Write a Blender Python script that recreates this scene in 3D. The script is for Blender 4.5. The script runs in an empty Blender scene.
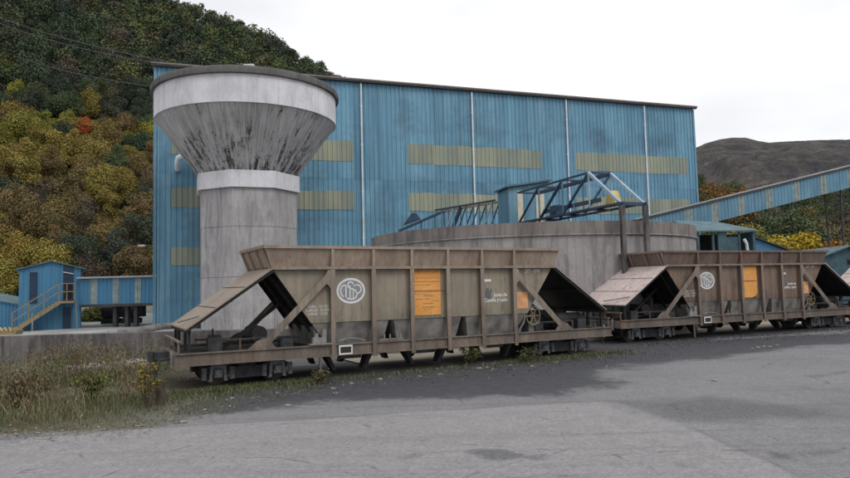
import bpy, math, random
import numpy as np
from mathutils import Vector, Matrix, noise

R = math.radians
rnd = random.Random(7)
scene = bpy.context.scene
col = scene.collection

# ------------------------------------------------------------------ camera
CAM_Z, FPX, PITCH, ROLL = 2.03, 650.0, 4.0, -1.4
cam_d = bpy.data.cameras.new('camera')
cam_d.sensor_width = 36.0
cam_d.lens = FPX / 850.0 * 36.0
cam_d.clip_end = 8000
cam = bpy.data.objects.new('camera', cam_d)
col.objects.link(cam)
CR = Matrix.Rotation(R(90 + PITCH), 3, 'X') @ Matrix.Rotation(R(ROLL), 3, 'Z')
cam.matrix_world = Matrix.Translation((0, 0, CAM_Z)) @ CR.to_4x4()
scene.camera = cam

# ------------------------------------------------------------------ sky and sun (overcast)
SUN_EL, SUN_AZ = 48.0, 140.0      # azimuth clockwise from +Y
world = bpy.data.worlds.new('World')
scene.world = world
world.use_nodes = True
wn, wl = world.node_tree.nodes, world.node_tree.links
wn.clear()
w_out = wn.new('ShaderNodeOutputWorld')
w_bg = wn.new('ShaderNodeBackground')
w_bg.inputs['Strength'].default_value = 0.1
w_sky = wn.new('ShaderNodeTexSky')
w_sky.sky_type = 'NISHITA'
w_sky.sun_disc = False
w_sky.sun_elevation = R(SUN_EL)
w_sky.sun_rotation = R(SUN_AZ)
w_sky.dust_density = 3.0
w_tc = wn.new('ShaderNodeTexCoord')
w_no = wn.new('ShaderNodeTexNoise')
w_no.inputs['Scale'].default_value = 2.2
w_no.inputs['Detail'].default_value = 4.0
w_no.inputs['Roughness'].default_value = 0.5
w_map = wn.new('ShaderNodeMapping')
w_map.inputs['Scale'].default_value = (1.0, 1.0, 2.2)
w_map.inputs['Location'].default_value = (0.35, 0.1, 0.6)
w_ramp = wn.new('ShaderNodeValToRGB')
w_ramp.color_ramp.elements[0].position = 0.38
w_ramp.color_ramp.elements[0].color = (9.3, 9.4, 9.7, 1)
w_ramp.color_ramp.elements[1].position = 0.62
w_ramp.color_ramp.elements[1].color = (11.8, 11.8, 11.9, 1)
w_mix = wn.new('ShaderNodeMix')
w_mix.data_type = 'RGBA'
w_mix.inputs[0].default_value = 0.93
wl.new(w_tc.outputs['Generated'], w_map.inputs['Vector'])
wl.new(w_map.outputs['Vector'], w_no.inputs['Vector'])
wl.new(w_no.outputs['Fac'], w_ramp.inputs['Fac'])
wl.new(w_sky.outputs['Color'], w_mix.inputs[6])
wl.new(w_ramp.outputs['Color'], w_mix.inputs[7])
wl.new(w_mix.outputs[2], w_bg.inputs['Color'])
wl.new(w_bg.outputs['Background'], w_out.inputs['Surface'])

sun_d = bpy.data.lights.new('sun', 'SUN')
sun_d.energy = 1.1
sun_d.angle = R(25)
sun_d.color = (1.0, 0.96, 0.9)
sun = bpy.data.objects.new('sun', sun_d)
col.objects.link(sun)
sdir = Vector((math.sin(R(SUN_AZ)) * math.cos(R(SUN_EL)), math.cos(R(SUN_AZ)) * math.cos(R(SUN_EL)), math.sin(R(SUN_EL))))
sun.rotation_euler = sdir.to_track_quat('Z', 'Y').to_euler()
sun.location = (0, 0, 60)

vs = scene.view_settings
vs.view_transform = 'Standard'
vs.look = 'None'
vs.exposure = 0.0
vs.gamma = 1.0
vs.use_curve_mapping = False
scene.render.engine = 'CYCLES'
scene.cycles.max_bounces = 6
scene.cycles.diffuse_bounces = 3

# ------------------------------------------------------------------ survey helpers: photograph measurements -> metres
def ray(u, v):
    return CR @ Vector(((u - 425.0) / FPX, -(v - 239.0) / FPX, -1.0))
def at(u, v, Y):
    d = ray(u, v)
    k = Y / d.y
    return Vector((d.x * k, Y, CAM_Z + d.z * k))
def gnd(u, v, z=0.0):
    d = ray(u, v)
    k = (z - CAM_Z) / d.z
    return Vector((d.x * k, d.y * k, z))
def proj(p):
    q = CR.transposed() @ (Vector(p) - Vector((0, 0, CAM_Z)))
    return (425 + FPX * q.x / -q.z, 239 - FPX * q.y / -q.z)

# ------------------------------------------------------------------ object helpers
def tag(o, label=None, cat=None, group=None, kind=None):
    if label: o['label'] = label
    if cat: o['category'] = cat
    if group: o['group'] = group
    if kind: o['kind'] = kind
    return o
def empty(name, loc=(0, 0, 0), rz=0.0):
    o = bpy.data.objects.new(name, None)
    o.location = loc
    o.rotation_euler = (0, 0, rz)
    o.empty_display_size = 0.3
    col.objects.link(o)
    return o
def thing(name, label, cat, loc=(0, 0, 0), rz=0.0, group=None):
    return tag(empty(name, loc, rz), label, cat, group)

class MB:
    def __init__(s):
        s.v, s.f = [], []
    def add(s, vs_, fs):
        n = len(s.v)
        s.v += [tuple(p) for p in vs_]
        s.f += [tuple(i + n for i in f) for f in fs]
        return s
    def box(s, lo, hi, m=None):
        x0, y0, z0 = lo; x1, y1, z1 = hi
        p = [(x0,y0,z0),(x1,y0,z0),(x1,y1,z0),(x0,y1,z0),(x0,y0,z1),(x1,y0,z1),(x1,y1,z1),(x0,y1,z1)]
        if m is not None: p = [m @ Vector(q) for q in p]
        return s.add(p, [(0,3,2,1),(4,5,6,7),(0,1,5,4),(1,2,6,5),(2,3,7,6),(3,0,4,7)])
    def hexa(s, p):
        return s.add(p, [(0,3,2,1),(4,5,6,7),(0,1,5,4),(1,2,6,5),(2,3,7,6),(3,0,4,7)])
    def bar(s, p, q, w, h=None, up=(0, 0, 1)):
        """rectangular bar from p to q, w across, h along 'up'"""
        h = w if h is None else h
        p, q = Vector(p), Vector(q)
        d = (q - p).normalized()
        upv = Vector(up)
        if abs(d.dot(upv)) > 0.98: upv = Vector((0, 1, 0))
        x = d.cross(upv).normalized() * (w / 2)
        y = x.cross(d).normalized() * (h / 2)
        return s.hexa([p-x-y, p+x-y, q+x-y, q-x-y, p-x+y, p+x+y, q+x+y, q-x+y])
    def tube(s, p, q, r, n=10, r2=None, caps=True):
        p, q = Vector(p), Vector(q)
        r2 = r if r2 is None else r2
        d = (q - p).normalized()
        a = d.orthogonal().normalized(); b = d.cross(a)
        k = len(s.v)
        for c, rr in ((p, r), (q, r2)):
            for i in range(n):
                t = 2 * math.pi * i / n
                s.v.append(tuple(c + (a * math.cos(t) + b * math.sin(t)) * rr))
        for i in range(n):
            j = (i + 1) % n
            s.f.append((k + i, k + j, k + n + j, k + n + i))
        if caps:
            s.f.append(tuple(k + n - 1 - i for i in range(n)))
            s.f.append(tuple(k + n + i for i in range(n)))
        return s
    def path(s, pts, r, n=8):
        pts = [Vector(p) for p in pts]
        k = len(s.v); m = len(pts)
        ref = None
        for i, p in enumerate(pts):
            d = (pts[min(i + 1, m - 1)] - pts[max(i - 1, 0)]).normalized()
            if ref is None: ref = d.orthogonal().normalized()
            ref = (ref - d * ref.dot(d)).normalized()
            b = d.cross(ref)
            rr = r[i] if isinstance(r, (list, tuple)) else r
            for j in range(n):
                t = 2 * math.pi * j / n
                s.v.append(tuple(p + (ref * math.cos(t) + b * math.sin(t)) * rr))
        for i in range(m - 1):
            for j in range(n):
                j2 = (j + 1) % n
                s.f.append((k+i*n+j, k+i*n+j2, k+(i+1)*n+j2, k+(i+1)*n+j))
        s.f.append(tuple(k + n - 1 - i for i in range(n)))
        s.f.append(tuple(k + (m-1)*n + i for i in range(n)))
        return s
    def prism(s, poly, vec):
        """planar polygon extruded by vec"""
        n = len(poly); vec = Vector(vec)
        p = [Vector(q) for q in poly]
        return s.add(p + [q + vec for q in p], [tuple(range(n - 1, -1, -1)), tuple(range(n, 2*n))] +
                     [(i, (i+1) % n, n + (i+1) % n, n + i) for i in range(n)])
    def lathe(s, prof, n=48, c=(0, 0), close=False):
        k = len(s.v)
        for r_, z in prof:
            for i in range(n):
                t = 2 * math.pi * i / n
                s.v.append((c[0] + r_ * math.cos(t), c[1] + r_ * math.sin(t), z))
        for a in range(len(prof) - 1):
            for i in range(n):
                j = (i + 1) % n
                s.f.append((k+a*n+i, k+a*n+j, k+(a+1)*n+j, k+(a+1)*n+i))
        return s
    def build(s, name, mat, parent=None, smooth=False, bevel=0.0, loc=None):
        me = bpy.data.meshes.new(name)
        me.from_pydata(s.v, [], s.f)
        if smooth:
            me.polygons.foreach_set('use_smooth', [True] * len(me.polygons))
        me.materials.append(mat)
        o = bpy.data.objects.new(name, me)
        if loc is not None: o.location = loc
        if parent is not None: o.parent = parent
        col.objects.link(o)
        if smooth == 'auto':
            m = o.modifiers.new('e', 'EDGE_SPLIT'); m.split_angle = R(35)
        if bevel:
            m = o.modifiers.new('bevel', 'BEVEL'); m.width = bevel; m.segments = 1; m.limit_method = 'ANGLE'
        return o

# ------------------------------------------------------------------ materials
class NT:
    def __init__(s, name):
        s.m = bpy.data.materials.new(name)
        s.m.use_nodes = True
        s.n, s.l = s.m.node_tree.nodes, s.m.node_tree.links
        s.b = s.n['Principled BSDF']
        s.tc = s.n.new('ShaderNodeTexCoord')
    def link(s, a, b): s.l.new(a, b)
    def mapping(s, scale=(1, 1, 1), loc=(0, 0, 0), src='Object'):
        m = s.n.new('ShaderNodeMapping')
        m.inputs['Scale'].default_value = scale
        m.inputs['Location'].default_value = loc
        s.link(s.tc.outputs[src], m.inputs['Vector'])
        return m.outputs['Vector']
    def noise(s, vec, scale=5, detail=4, rough=0.55, dist=0.0):
        t = s.n.new('ShaderNodeTexNoise')
        t.inputs['Scale'].default_value = scale
        t.inputs['Detail'].default_value = detail
        t.inputs['Roughness'].default_value = rough
        t.inputs['Distortion'].default_value = dist
        if vec is not None: s.link(vec, t.inputs['Vector'])
        return t.outputs['Fac']
    def ramp(s, fac, a, b, ca=(0, 0, 0, 1), cb=(1, 1, 1, 1)):
        r_ = s.n.new('ShaderNodeValToRGB')
        e = r_.color_ramp.elements
        e[0].position, e[1].position = a, b
        e[0].color, e[1].color = ca, cb
        s.link(fac, r_.inputs['Fac'])
        return r_.outputs['Color']
    def mix(s, fac, a, b, mode='MIX'):
        m = s.n.new('ShaderNodeMix'); m.data_type = 'RGBA'; m.blend_type = mode
        for val, i in ((fac, 0), (a, 6), (b, 7)):
            if hasattr(val, 'is_linked') or hasattr(val, 'links'): s.link(val, m.inputs[i])
            elif i == 0: m.inputs[0].default_value = val
            else: m.inputs[i].default_value = (*val[:3], 1)
        return m.outputs[2]
    def math(s, op, a, b=None):
        m = s.n.new('ShaderNodeMath'); m.operation = op
        for i, val in enumerate((a, b)):
            if val is None: continue
            if hasattr(val, 'links'): s.link(val, m.inputs[i])
            else: m.inputs[i].default_value = val
        return m.outputs[0]
    def attr(s, name):
        a = s.n.new('ShaderNodeAttribute'); a.attribute_name = name
        return a
    def bump(s, h, strength=0.3, dist=0.02):
        b = s.n.new('ShaderNodeBump')
        b.inputs['Strength'].default_value = strength
        b.inputs['Distance'].default_value = dist
        s.link(h, b.inputs['Height'])
        s.link(b.outputs['Normal'], s.b.inputs['Normal'])
    def done(s, color, rough=0.7, metal=0.0, spec=0.3):
        if hasattr(color, 'links'): s.link(color, s.b.inputs['Base Color'])
        else: s.b.inputs['Base Color'].default_value = (*color[:3], 1)
        if hasattr(rough, 'links'): s.link(rough, s.b.inputs['Roughness'])
        else: s.b.inputs['Roughness'].default_value = rough
        s.b.inputs['Metallic'].default_value = metal
        s.b.inputs['Specular IOR Level'].default_value = spec
        return s.m

def m_plain(name, c, rough=0.7, var=0.25, scale=6, metal=0.0, bump=0.0):
    t = NT(name)
    f = t.noise(t.mapping(), scale, 5)
    c2 = t.mix(t.ramp(f, 0.3, 0.7), [x * (1 - var) for x in c], [min(1, x * (1 + var)) for x in c])
    if bump: t.bump(t.noise(t.mapping(), scale * 6, 3), bump, 0.01)
    return t.done(c2, rough, metal)

def m_paint(name, base, dirt, rust, rust_amt=0.5, streak=0.5, rough=0.65, offset=(0, 0, 0), grime=0.0):
    """weathered painted steel: faded paint, vertical dirt runs, rust blooms, coal grime caked low down"""
    t = NT(name)
    big = t.noise(t.mapping((1, 1, 1), offset), 0.9, 5, 0.6)
    run = t.noise(t.mapping((11, 11, 0.5), offset), 1.0, 6, 0.68)
    run2 = t.noise(t.mapping((3.5, 3.5, 0.35), offset), 1.0, 5, 0.6)
    fine = t.noise(t.mapping((1, 1, 1), offset), 14, 6, 0.7)
    c = t.mix(t.ramp(big, 0.3, 0.72), [x * 0.8 for x in base], [min(1, x * 1.18) for x in base])
    c = t.mix(t.math('MULTIPLY', t.ramp(run, 0.42, 0.68), streak), c, dirt)
    c = t.mix(t.math('MULTIPLY', t.ramp(run2, 0.5, 0.72), streak * 0.9), c, [x * 0.75 for x in dirt])
    rmask = t.ramp(t.math('ADD', t.math('MULTIPLY', fine, 0.55), t.math('MULTIPLY', big, 0.45)), 0.62 - 0.18 * rust_amt, 0.70 - 0.1 * rust_amt)
    c = t.mix(t.math('MULTIPLY', rmask, min(1.0, rust_amt * 1.3)), c, rust)
    blot = t.noise(t.mapping((2.2, 2.2, 0.9), offset), 2.0, 7, 0.72)
    c = t.mix(t.math('MULTIPLY', t.ramp(blot, 0.55, 0.68), 0.45), c, [x * 0.55 for x in dirt])
    if grime:
        z = t.n.new('ShaderNodeSeparateXYZ'); t.link(t.tc.outputs['Object'], z.inputs[0])
        h = t.n.new('ShaderNodeMapRange'); t.link(z.outputs[2], h.inputs[0])
        h.inputs[1].default_value = 0.7; h.inputs[2].default_value = 2.0
        h.inputs[3].default_value = 0.32; h.inputs[4].default_value = -0.12
        gm = t.ramp(t.math('ADD', h.outputs[0], t.math('MULTIPLY', t.math('ADD', blot, run2), 0.5)), 0.52, 0.82)
        c = t.mix(t.math('MULTIPLY', gm, grime), c, (0.045, 0.042, 0.042))
    t.bump(t.math('ADD', t.math('MULTIPLY', fine, 0.5), t.math('MULTIPLY', big, 0.5)), 0.25, 0.012)
    return t.done(c, rough, 0.0, 0.25)

TAN, TAN_D, RUST = (0.272, 0.24, 0.186), (0.15, 0.12, 0.092), (0.21, 0.11, 0.058)
M = {}
M['tan'] = m_paint('wagon_tan_paint', TAN, TAN_D, RUST, 0.25, 0.45, grime=0.55)
M['tan_top'] = m_paint('wagon_upper_paint', (0.32, 0.258, 0.208), (0.18, 0.132, 0.10), (0.26, 0.135, 0.07), 0.42, 0.55)
M['tan_frame'] = m_paint('wagon_frame_paint', (0.28, 0.232, 0.188), (0.14, 0.108, 0.085), (0.24, 0.115, 0.055), 0.55, 0.55, grime=0.55)
M['flap_a'] = m_paint('wagon_canopy_paint', (0.30, 0.25, 0.21), (0.2, 0.155, 0.125), (0.2, 0.12, 0.08), 0.5, 0.4)
M['brn'] = m_paint('rusty_wagon_paint', (0.205, 0.155, 0.124), (0.085, 0.062, 0.05), (0.18, 0.09, 0.055), 0.7, 0.75, offset=(3, 7, 1), grime=0.6)
M['brn_top'] = m_paint('rusty_upper_paint', (0.17, 0.128, 0.11), (0.085, 0.063, 0.055), (0.16, 0.085, 0.06), 0.7, 0.7, offset=(9, 2, 1))
M['brn_frame'] = m_paint('rusty_frame_paint', (0.23, 0.185, 0.155), (0.11, 0.085, 0.07), (0.17, 0.09, 0.055), 0.6, 0.6, offset=(5, 5, 5), grime=0.5)
M['flap_b'] = m_paint('rusty_canopy_paint', (0.58, 0.5, 0.48), (0.36, 0.25, 0.22), (0.26, 0.11, 0.085), 0.45, 0.45, offset=(2, 2, 2))
M['soot_and_shade'] = m_plain('coal_black_steel', (0.018, 0.018, 0.020), 0.75, 0.5, 4, bump=0.3)  # sooty steel; also the painted shade below the canopies
M['chute'] = m_plain('dusty_chute_steel', (0.17, 0.162, 0.152), 0.7, 0.5, 3, bump=0.2)
M['running'] = m_plain('greasy_running_gear', (0.038, 0.038, 0.042), 0.7, 0.5, 9, bump=0.3)
M['rust_rod'] = m_plain('rusty_rod', (0.11, 0.075, 0.055), 0.7, 0.4, 9)
M['axle'] = m_plain('axle_box_grey', (0.135, 0.14, 0.15), 0.6, 0.45, 12)
M['wheel'] = m_plain('wheel_steel', (0.06, 0.05, 0.045), 0.5, 0.4, 10)
def m_stencil():
    t = NT('white_stencil_paint')
    f = t.noise(t.mapping(), 22, 6, 0.7); b = t.noise(t.mapping((6, 6, 1.2)), 2.0, 6, 0.7)
    c = t.mix(t.ramp(f, 0.3, 0.7), (0.6, 0.6, 0.6), (0.74, 0.74, 0.75))
    c = t.mix(t.math('MULTIPLY', t.ramp(t.math('ADD', t.math('MULTIPLY', f, 0.5), t.math('MULTIPLY', b, 0.5)), 0.53, 0.62), 0.5), c, (0.3, 0.27, 0.23))
    return t.done(c, 0.75)
M['white_mark'] = m_stencil()
M['emblem'] = m_plain('dark_emblem_paint', (0.12, 0.12, 0.13), 0.7, 0.2, 30)
M['logo_fill'] = m_plain('faded_logo_ground', (0.23, 0.235, 0.255), 0.7, 0.15, 12)
M['print'] = m_plain('brown_print', (0.24, 0.12, 0.05), 0.8, 0.3, 10)
M['black_plate'] = m_plain('black_plate', (0.03, 0.03, 0.03), 0.6, 0.2, 10)
M['grey_pale'] = m_plain('worn_grey_metal', (0.2, 0.195, 0.19), 0.6, 0.35, 10)
M['white_dull'] = m_plain('grey_white_metal', (0.5, 0.5, 0.5), 0.6, 0.2, 10)

def m_orange(name, off):
    t = NT(name)
    f = t.noise(t.mapping((1, 1, 1), off), 2.2, 5)
    s_ = t.noise(t.mapping((1.5, 1.5, 16), off), 2.0, 3)
    c = t.mix(t.ramp(f, 0.3, 0.7), (0.62, 0.27, 0.06), (0.72, 0.36, 0.11))
    c = t.mix(t.math('MULTIPLY', t.ramp(s_, 0.5, 0.7), 0.45), c, (0.5, 0.22, 0.06))
    c = t.mix(t.math('MULTIPLY', t.ramp(t.noise(t.mapping((1, 1, 1), off), 9, 5), 0.58, 0.72), 0.5), c, (0.3, 0.15, 0.08))
    return t.done(c, 0.7)
M['orange'] = m_orange('orange_sign_paint', (0, 0, 0))
M['orange_b'] = m_orange('faded_orange_sign_paint', (4, 4, 4))
M['salmon'] = m_plain('salmon_patch_paint', (0.6, 0.32, 0.16), 0.75, 0.25, 5)

def m_blue(name, base=(0.118, 0.268, 0.385), dirt_amt=0.9, pale=(0.255, 0.425, 0.52)):
    t = NT(name)
    sheet = t.noise(t.mapping((0.9, 0.9, 0.03)), 1.3, 3, 0.5)
    run = t.noise(t.mapping((3.2, 3.2, 0.16)), 1.5, 8, 0.75, 0.2)
    blot = t.noise(t.mapping((0.5, 0.5, 0.8)), 0.55, 5, 0.62)
    fine = t.noise(t.mapping((4, 4, 1.5)), 2.5, 5, 0.6)
    c = t.mix(t.ramp(sheet, 0.3, 0.7), [x * 0.86 for x in base], [x * 1.12 for x in base])
    c = t.mix(t.math('MULTIPLY', t.ramp(run, 0.46, 0.70), 0.75), c, pale)
    d = t.math('MULTIPLY', t.ramp(blot, 0.50, 0.70), t.ramp(run, 0.30, 0.62))
    c = t.mix(t.math('MULTIPLY', d, dirt_amt), c, (0.06, 0.11, 0.15))
    c = t.mix(t.math('MULTIPLY', t.ramp(fine, 0.58, 0.75), 0.18), c, (0.12, 0.14, 0.14))
    oi = t.n.new('ShaderNodeObjectInfo')
    c = t.mix(1.0, c, t.ramp(oi.outputs['Random'], 0.0, 1.0, (0.84, 0.86, 0.88, 1), (1.1, 1.09, 1.07, 1)), 'MULTIPLY')
    return t.done(c, 0.55, 0.0, 0.3)
M['blue'] = m_blue('blue_corrugated_steel')
M['blue_b'] = m_blue('blue_gallery_steel', (0.115, 0.25, 0.35), 0.45)
M['blue_hut'] = m_blue('blue_hut_steel', (0.05, 0.17, 0.30), 0.3, (0.09, 0.23, 0.35))
M['teal'] = m_plain('dark_teal_steel', (0.045, 0.09, 0.112), 0.6, 0.35, 3)
M['teal_roof'] = m_plain('pale_teal_roof', (0.09, 0.155, 0.18), 0.6, 0.25, 2)
M['navy'] = m_plain('dark_blue_opening', (0.015, 0.035, 0.07), 0.5, 0.3, 4)
M['dark'] = m_plain('dark_interior', (0.012, 0.013, 0.015), 0.9, 0.3, 4)
M['fascia'] = m_plain('brown_black_flashing', (0.05, 0.045, 0.045), 0.6, 0.3, 3)
M['gutter'] = m_plain('brown_gutter', (0.2, 0.17, 0.16), 0.6, 0.25, 2)
M['roofing'] = m_plain('grey_sheet_roof', (0.3, 0.31, 0.33), 0.6, 0.2, 1)
M['pipe_white'] = m_plain('white_downpipe', (0.62, 0.68, 0.74), 0.5, 0.15, 2)
M['truss'] = m_paint('truss_blue_paint', (0.12, 0.24, 0.36), (0.05, 0.06, 0.08), (0.12, 0.08, 0.06), 0.5, 0.4)
M['truss_light'] = m_paint('truss_pale_blue_paint', (0.33, 0.44, 0.55), (0.2, 0.25, 0.3), (0.2, 0.14, 0.1), 0.3, 0.3)
M['truss_dark'] = m_paint('truss_dark_steel', (0.045, 0.075, 0.12), (0.03, 0.03, 0.03), (0.06, 0.035, 0.03), 0.4, 0.3)
M['yellow'] = m_plain('yellow_steel', (0.5, 0.38, 0.13), 0.6, 0.3, 4)
M['beige'] = m_plain('beige_translucent_band', (0.22, 0.265, 0.26), 0.6, 0.3, 3)
M['cream'] = m_plain('cream_door_paint', (0.55, 0.53, 0.42), 0.6, 0.15, 3)
M['grey_steel'] = m_plain('grey_handrail_steel', (0.22, 0.22, 0.2), 0.6, 0.3, 5)
M['ochre_steel'] = m_paint('ochre_handrail_steel', (0.26, 0.21, 0.12), (0.14, 0.11, 0.07), (0.22, 0.12, 0.05), 0.5, 0.4)

def m_strip():
    t = NT('yellowed_translucent_sheet')
    run = t.noise(t.mapping((3, 3, 0.15)), 1.5, 5, 0.6)
    big = t.noise(t.mapping(), 0.8, 5)
    c = t.mix(t.ramp(run, 0.3, 0.75), (0.23, 0.275, 0.24), (0.38, 0.36, 0.25))
    c = t.mix(t.math('MULTIPLY', t.ramp(big, 0.45, 0.7), 0.45), c, (0.2, 0.26, 0.24))
    oi = t.n.new('ShaderNodeObjectInfo')
    c = t.mix(1.0, c, t.ramp(oi.outputs['Random'], 0.0, 1.0, (0.72, 0.78, 0.85, 1), (1.08, 1.06, 1.0, 1)), 'MULTIPLY')
    return t.done(c, 0.45)
M['strip'] = m_strip()

def m_concrete(name, base, dark, streak=0.5, blotch=0.4, forms=None, moss=0.0, zfade=None, rough=0.85, thr=0.5, lines=0.0):
    t = NT(name)
    big = t.noise(t.mapping(), 0.7, 6, 0.6)
    fine = t.noise(t.mapping(), 9, 6, 0.65)
    run = t.noise(t.mapping((1.7, 1.7, 0.3)), 1.3, 9, 0.75, 0.8)
    c = t.mix(t.ramp(big, 0.3, 0.7), [x * 0.78 for x in base], [x * 1.14 for x in base])
    c = t.mix(t.math('MULTIPLY', t.ramp(fine, 0.35, 0.75), 0.3), c, [x * 0.6 for x in base])
    sm = t.math('MULTIPLY', t.ramp(run, thr, thr + 0.2), streak)
    c = t.mix(sm, c, dark)
    if lines:
        fr = t.noise(t.mapping((7, 7, 0.16)), 1.2, 8, 0.75, 0.2)
        c = t.mix(t.math('MULTIPLY', t.ramp(fr, 0.48, 0.66), lines), c, [x * 0.42 for x in base])
    bl = t.noise(t.mapping((1, 1, 1), (5, 3, 2)), 1.6, 8, 0.72)
    c = t.mix(t.math('MULTIPLY', t.ramp(bl, 0.52, 0.72), blotch), c, [(a + b) / 2 for a, b in zip(base, dark)])
    t.bump(fine, 0.3, 0.02)
    return t.done(c, rough, 0.0, 0.2)
CON = (0.30, 0.30, 0.315)
M['con_col'] = m_concrete('formed_concrete', (0.38, 0.37, 0.378), (0.105, 0.10, 0.105), 0.65, 0.75, thr=0.46, lines=0.32)
M['con_white'] = m_concrete('whitewashed_concrete', (0.66, 0.66, 0.70), (0.26, 0.26, 0.27), 0.4, 0.3, thr=0.5, lines=0.28)
M['con_rim'] = m_concrete('weathered_rim_concrete', (0.13, 0.125, 0.125), (0.03, 0.03, 0.03), 0.7, 0.6)
M['con_tank'] = m_concrete('tank_concrete', (0.34, 0.325, 0.325), (0.075, 0.068, 0.07), 0.75, 0.8, thr=0.47, lines=0.5)
M['con_tank_rim'] = m_concrete('tank_rim_concrete', (0.25, 0.225, 0.215), (0.06, 0.052, 0.05), 0.75, 0.7, thr=0.46, lines=0.55)
M['con_wall'] = m_concrete('stained_wall_concrete', (0.18, 0.168, 0.168), (0.03, 0.028, 0.03), 0.85, 0.9, thr=0.44, lines=0.3)
M['con_kerb'] = m_concrete('buff_kerb_concrete', (0.52, 0.46, 0.37), (0.16, 0.14, 0.12), 0.4, 0.4)
M['con_pale'] = m_concrete('pale_slab_concrete', (0.45, 0.44, 0.43), (0.15, 0.14, 0.14), 0.3, 0.4)
M['con_post'] = m_concrete('streaked_post_concrete', (0.17, 0.162, 0.162), (0.015, 0.015, 0.015), 0.95, 0.7, thr=0.44)

def m_cone():
    """bowl underside: grey concrete with black lichen runs that thicken towards the neck"""
    t = NT('lichen_streaked_concrete')
    ang = t.n.new('ShaderNodeSeparateXYZ'); t.link(t.tc.outputs['Object'], ang.inputs[0])
    a = t.math('ARCTAN2', ang.outputs[1], ang.outputs[0])
    rad = t.n.new('ShaderNodeCombineXYZ')
    t.link(t.math('MULTIPLY', a, 9.0), rad.inputs[0])
    t.link(t.math('MULTIPLY', ang.outputs[2], 0.6), rad.inputs[1])
    rad.inputs[2].default_value = 0.3
    run = t.noise(rad.outputs[0], 1.7, 8, 0.72, 0.4)
    fine = t.noise(t.mapping(), 7, 6, 0.7)
    big = t.noise(t.mapping(), 0.8, 5, 0.6)
    base = (0.45, 0.445, 0.46)
    c = t.mix(t.ramp(big, 0.3, 0.7), [x * 0.85 for x in base], [x * 1.12 for x in base])
    c = t.mix(t.math('MULTIPLY', t.ramp(run, 0.42, 0.62), 0.4), c, (0.17, 0.165, 0.17))
    rad2 = t.n.new('ShaderNodeCombineXYZ')
    t.link(t.math('MULTIPLY', a, 30.0), rad2.inputs[0]); t.link(t.math('MULTIPLY', ang.outputs[2], 0.35), rad2.inputs[1])
    run_f = t.noise(rad2.outputs[0], 1.6, 7, 0.75, 0.2)
    c = t.mix(t.math('MULTIPLY', t.ramp(run_f, 0.44, 0.66), 0.62), c, (0.10, 0.098, 0.10))
    h = t.n.new('ShaderNodeMapRange')
    t.link(ang.outputs[2], h.inputs[0])
    h.inputs[1].default_value = 6.7; h.inputs[2].default_value = 9.9
    h.inputs[3].default_value = 0.15; h.inputs[4].default_value = 0.0
    blk = t.ramp(t.math('ADD', t.math('ADD', t.math('MULTIPLY', run, 0.72), t.math('MULTIPLY', fine, 0.28)), h.outputs[0]), 0.56, 0.63)
    c = t.mix(t.math('MULTIPLY', blk, 0.88), c, (0.022, 0.022, 0.024))
    t.bump(fine, 0.3, 0.02)
    return t.done(c, 0.9, 0, 0.2)
M['cone'] = m_cone()

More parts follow.
